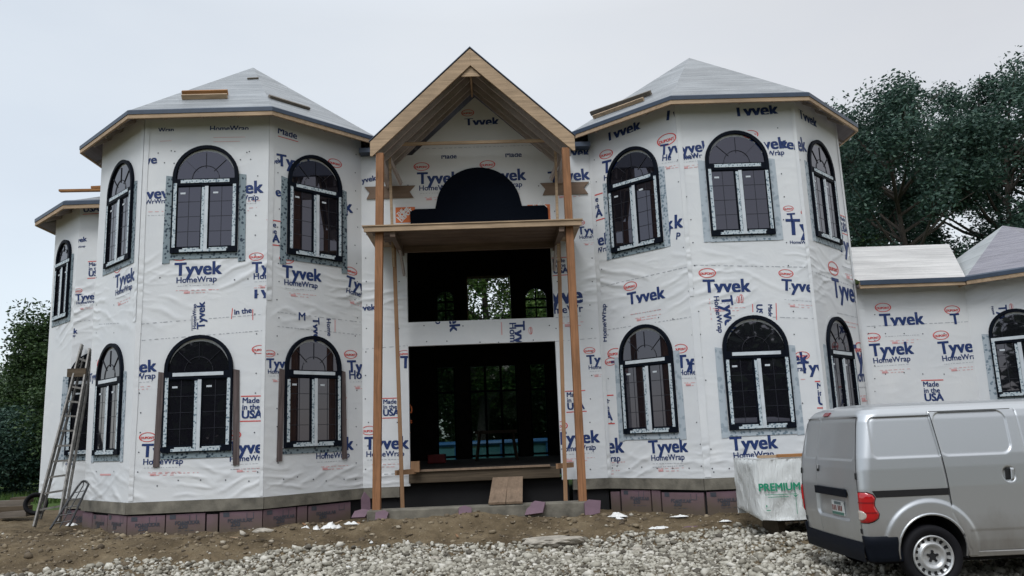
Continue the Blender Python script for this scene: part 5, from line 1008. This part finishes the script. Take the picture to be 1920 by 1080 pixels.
# roof skin: rings shrinking inwards, lightly crowned with two ribs
top = V[-M_:]; rings = [top]; c0 = np.array([1.5, 0, 0])
for k in np.linspace(.06, 1, 22):
    q = top.copy(); q[:, 1] *= (1 - k); q[:, 0] = q[:, 0] + (1.5 - q[:, 0]) * (k * .12); q[:, 2] = 1.866 + .022 * math.sin(k * math.pi / 2); q[:, 2] += .006 * np.exp(-((np.abs(q[:, 1]) - .30) / .03) ** 2); rings.append(q)
VV = np.concatenate(rings); Fr = np.concatenate([np.stack([k * M_ + i0, k * M_ + i1, (k + 1) * M_ + i1, (k + 1) * M_ + i0], 1) for k in range(len(rings) - 1)]); from_np('roof', VV, Fr, PAINT, smooth=True, parent=van)
def onbody(sarc, z, out=0., sgn=1):
    """point on the right side; sarc < 0: on the rear (distance from corner), > 0: along the side"""
    P, Nn = halfline(z); L_ = np.concatenate([[0], np.cumsum(np.linalg.norm(np.diff(P, axis=0), axis=1))]); ic = 70 + 12; t = L_[ic] + sarc
    p = np.array([np.interp(t, L_, P[:, 0]), np.interp(t, L_, P[:, 1])]); n = np.array([np.interp(t, L_, Nn[:, 0]), np.interp(t, L_, Nn[:, 1])]); n /= np.linalg.norm(n); p = p + n * out; return Vector((p[0], p[1] * sgn, z))
def side_arc(x, z): return x - RX(z) - CR(z) + CR(z) * math.pi / 4
def strip_on(name, poly_fn, mat, out, th, sgn=1, parent=None, smooth=True):
    """poly_fn(v in 0..1) -> (s0, s1, z): a patch that follows the body"""
    m = MB(); nv, nu = 26, 14; G = []
    for j in range(nv + 1):
        s0, s1, z = poly_fn(j / nv); G.append([onbody(s0 + (s1 - s0) * i / nu, z, out + th * min(1, 6 * min(i / nu, 1 - i / nu, j / nv, 1 - j / nv)) ** .5 if th else out, sgn) for i in range(nu + 1)])
    for j in range(nv):
        for i in range(nu): m.face([G[j][i], G[j][i + 1], G[j + 1][i + 1], G[j + 1][i]])
    return m.build(name, mat, parent or van, smooth=smooth, merge=True)
for sgn in (1, -1):
    def tl(v):
        z = .665 + .305 * v; e = np.interp(v, [0, .06, .15, .30, .42, .55, .68, .80, .92, 1], [.02, .08, .125, .14, .118, .098, .10, .115, .09, .03]); return (-.075, e, z)
    t = strip_on('tail_light', tl, REDL, .003, .016, sgn)
    for zz in (.765, .865):
        q = (zz - .665) / .305; strip_on('lens_band', lambda v: (-.06, tl(q + .04 * v)[1] - .012, zz + .009 * v), DRED, .0215, 0, sgn, t)
    def rl(v): z = .69 + .10 * v; h_ = math.sqrt(max(0, 1 - (2 * v - 1) ** 2)); return (-.072, -.072 + .02 + .07 * h_, z)
    strip_on('reversing_lens', rl, CLEAR, .018, .006, sgn, t)
    strip_on('lamp_surround', lambda v: (tl(v)[0] - .008, tl(v)[1] + .008, .658 + .32 * v), SEAMD, .0025, 0, sgn, t)
    # rear bumper corner and side
    strip_on('bumper', lambda v: (-.085, side_arc(WXC - .33, .4), .27 + .26 * v), BUMPER, .012, .02, sgn)
    # sliding track
    strip_on('slide_track', lambda v: (side_arc(.11 + .04 * (1 - v), .95), side_arc(float(seam_x(.95)) - .008, .95), .918 + .068 * v), SEAMD, .003, 0, sgn)
    # door seams
    for fn in (lambda v: (.38 + 1.38 * v),):
        strip_on('door_seam', lambda v: (side_arc(float(seam_x(fn(v))) - .005, fn(v)), side_arc(float(seam_x(fn(v))) + .005, fn(v)), fn(v)), SEAMD, .0015, 0, sgn)
    strip_on('door_seam', lambda v: (-.085, -.075, .50 + 1.24 * v), SEAMD, .002, 0, sgn)
    strip_on('door_seam', lambda v: (side_arc(float(seam_x(1.75)), 1.775), side_arc(1.75, 1.775), 1.772 + .007 * v), SEAMD, .002, 0, sgn)
    strip_on('panel_top_line', lambda v: (side_arc(.25, 1.735), side_arc(float(seam_x(1.73)) - .01, 1.735), 1.730 + .009 * v), SEAMD, .0015, 0, sgn)  # dark line along the top edge of the pressed panel
    strip_on('panel_top_line', lambda v: (side_arc(.96, 1.76), side_arc(1.60, 1.76), 1.757 + .009 * v), SEAMD, .0015, 0, sgn)
    strip_on('door_handle', lambda v: (side_arc(1.555, 1.1), side_arc(1.615, 1.1), 1.045 + .11 * v), SEAMD, -.024, .004, sgn)
    strip_on('door_handle_grip', lambda v: (side_arc(1.60, 1.1), side_arc(1.635, 1.1), 1.04 + .125 * v), PAINT, -.004, .012, sgn)
    strip_on('hinge', lambda v: (-.10, -.068, 1.10 + .07 * v), SEAMD, .004, .01, sgn); strip_on('hinge', lambda v: (-.10, -.068, .55 + .05 * v), SEAMD, .004, .01, sgn)
    strip_on('sill', lambda v: (side_arc(WXC + WR + .03, .31), side_arc(WXC + WB - WR - .03, .31), .285 + .055 * v), PAINT, .004, .012, sgn)
    for xw in (WXC, WXC + WB):      # wheel arch lip and liner
        m = MB(); pts = []
        for i in range(33):
            a = R(-12 + 204 * i / 32); x, z = xw + (WR + .004) * math.cos(a), WZC + (WR + .004) * math.sin(a); pts.append(onbody(side_arc(x, max(z, .30)), max(z, .30), .018, sgn) + Vector((0, 0, min(0, z - .30))))
        m.tube(pts, .013, 6); m.build('arch_lip', PAINT, van, smooth=True)
        m = MB()
        for i in range(24):
            a0, a1 = R(-15 + 210 * i / 24), R(-15 + 210 * (i + 1) / 24); q = [(xw + (WR + .012) * math.cos(a), WZC + (WR + .012) * math.sin(a)) for a in (a0, a1)]
            m.face([(q[0][0], -sgn * .86, q[0][1]), (q[1][0], -sgn * .86, q[1][1]), (q[1][0], -sgn * .5, q[1][1]), (q[0][0], -sgn * .5, q[0][1])])
        m.face([(xw + (WR + .012) * math.cos(R(a)), -sgn * .5, WZC + (WR + .012) * math.sin(R(a))) for a in range(-15, 196, 10)]); m.build('wheel_liner', DARKGAP, van)
        wheel = lathe(TY, 48).build('wheel', RUBBER, van, smooth=True, merge=True); wheel.location = (xw, -sgn * .765, .308); wheel.rotation_euler = (0, 0, 0 if sgn == 1 else math.pi)
        rp_ = [(.212, -.070), (.206, -.088), (.196, -.086), (.190, -.06), (.172, -.042), (.150, -.050), (.138, -.070), (.128, -.078), (.112, -.076), (.098, -.058), (.086, -.052), (.0, -.052)]
        rim = lathe(rp_, 64); np_ = len(rp_) - 1
        rim.mi = [1 if (q % np_) in (3, 4) and (q // np_) % 4 < 2 else 0 for q in range(len(rim.f))]; rim.build('rim', [STEEL, SEAMD], wheel, smooth=True, merge=True)
        m = MB(); m.face([((.056 if i % 2 == 0 else .034) * math.cos(math.pi * i / 5 + .3), -.056, (.056 if i % 2 == 0 else .034) * math.sin(math.pi * i / 5 + .3)) for i in range(10)])
        for i in range(5): a = 2 * math.pi * i / 5 + .3; m.tube([(.05 * math.cos(a), -.05, .05 * math.sin(a)), (.05 * math.cos(a), -.066, .05 * math.sin(a))], .013, 8)
        m.build('hub', SEAMD, wheel)
m = MB()     # rear bumper, middle
G_ = [[(RX(.4) + .012 * (y / .8) ** 2 - .020 - .014 * math.sin(min(1, max(0, v)) * math.pi), y, .265 + .195 * v) for y in np.linspace(-.775, .775, 30)] for v in np.linspace(0, 1, 8)]
for a, b in zip(G_, G_[1:]):
    for i in range(29): m.face([a[i], a[i + 1], b[i + 1], b[i]])
m.face([G_[-1][0], G_[-1][-1], (.1, .7, .46), (.1, -.7, .46)]); m.build('bumper', BUMPER, van, smooth=True, merge=True)
m = MB(); m.box(.12, 4.2, -.74, .74, .24, .302); m.build('underbody', DARKGAP, van)
def rear_patch(name, y0, y1, z0, z1, out, mat, th=.01, parent=None, r=.0):
    m = MB(); x = lambda y, z: float(RX(z)) + .018 * (y / HW(z)) ** 2 - out
    P = [(x(y0, z0), y0, z0), (x(y1, z0), y1, z0), (x(y1, z1), y1, z1), (x(y0, z1), y0, z1)]; m.prism(P, (-th, 0, 0)); return m.build(name, mat, parent or van, bevel=min(.004, th / 3))
rear_patch('handle_bar', -.51, .31, .90, .985, .004, BUMPER, .02)
pl = rear_patch('number_plate', -.36, -.05, .69, .845, -.024, plain('plate_white', (.55, .57, .56), .4), .008)
rear_patch('plate_band', -.355, -.055, .695, .725, -.015, plain('plate_green', (.06, .16, .13), .4), .001, pl); rear_patch('plate_band', -.29, -.12, .805, .835, -.015, plain('plate_dark', (.10, .14, .15), .4), .001, pl)
for i, y in enumerate((-.31, -.27, -.23, -.17, -.13, -.09)): rear_patch('plate_mark', y, y + .026, .738, .796, -.015, plain('plate_ink', (.16, .045, .04), .5), .001, pl)
rear_patch('brake_light', .05, .20, 1.775, 1.815, .0, DRED, .02); rear_patch('rear_handle', .19, .235, 1.15, 1.22, .0, SEAMD, .014); rear_patch('rear_lock', .175, .205, 1.18, 1.225, .014, STEEL, .006)
rear_patch('door_seam', .270, .278, .5, 1.74, -.004, plain('grey_seam', (.05, .052, .055), .6), .002); rear_patch('panel_top_line', -.67, .67, 1.742, 1.752, -.001, SEAMD, .003)  # second strip: thin dark line across the top of the rear panels
m = MB(); m.tube([(1.0, -.70, .34), (1.6, -.70, .34)], .02, 6)
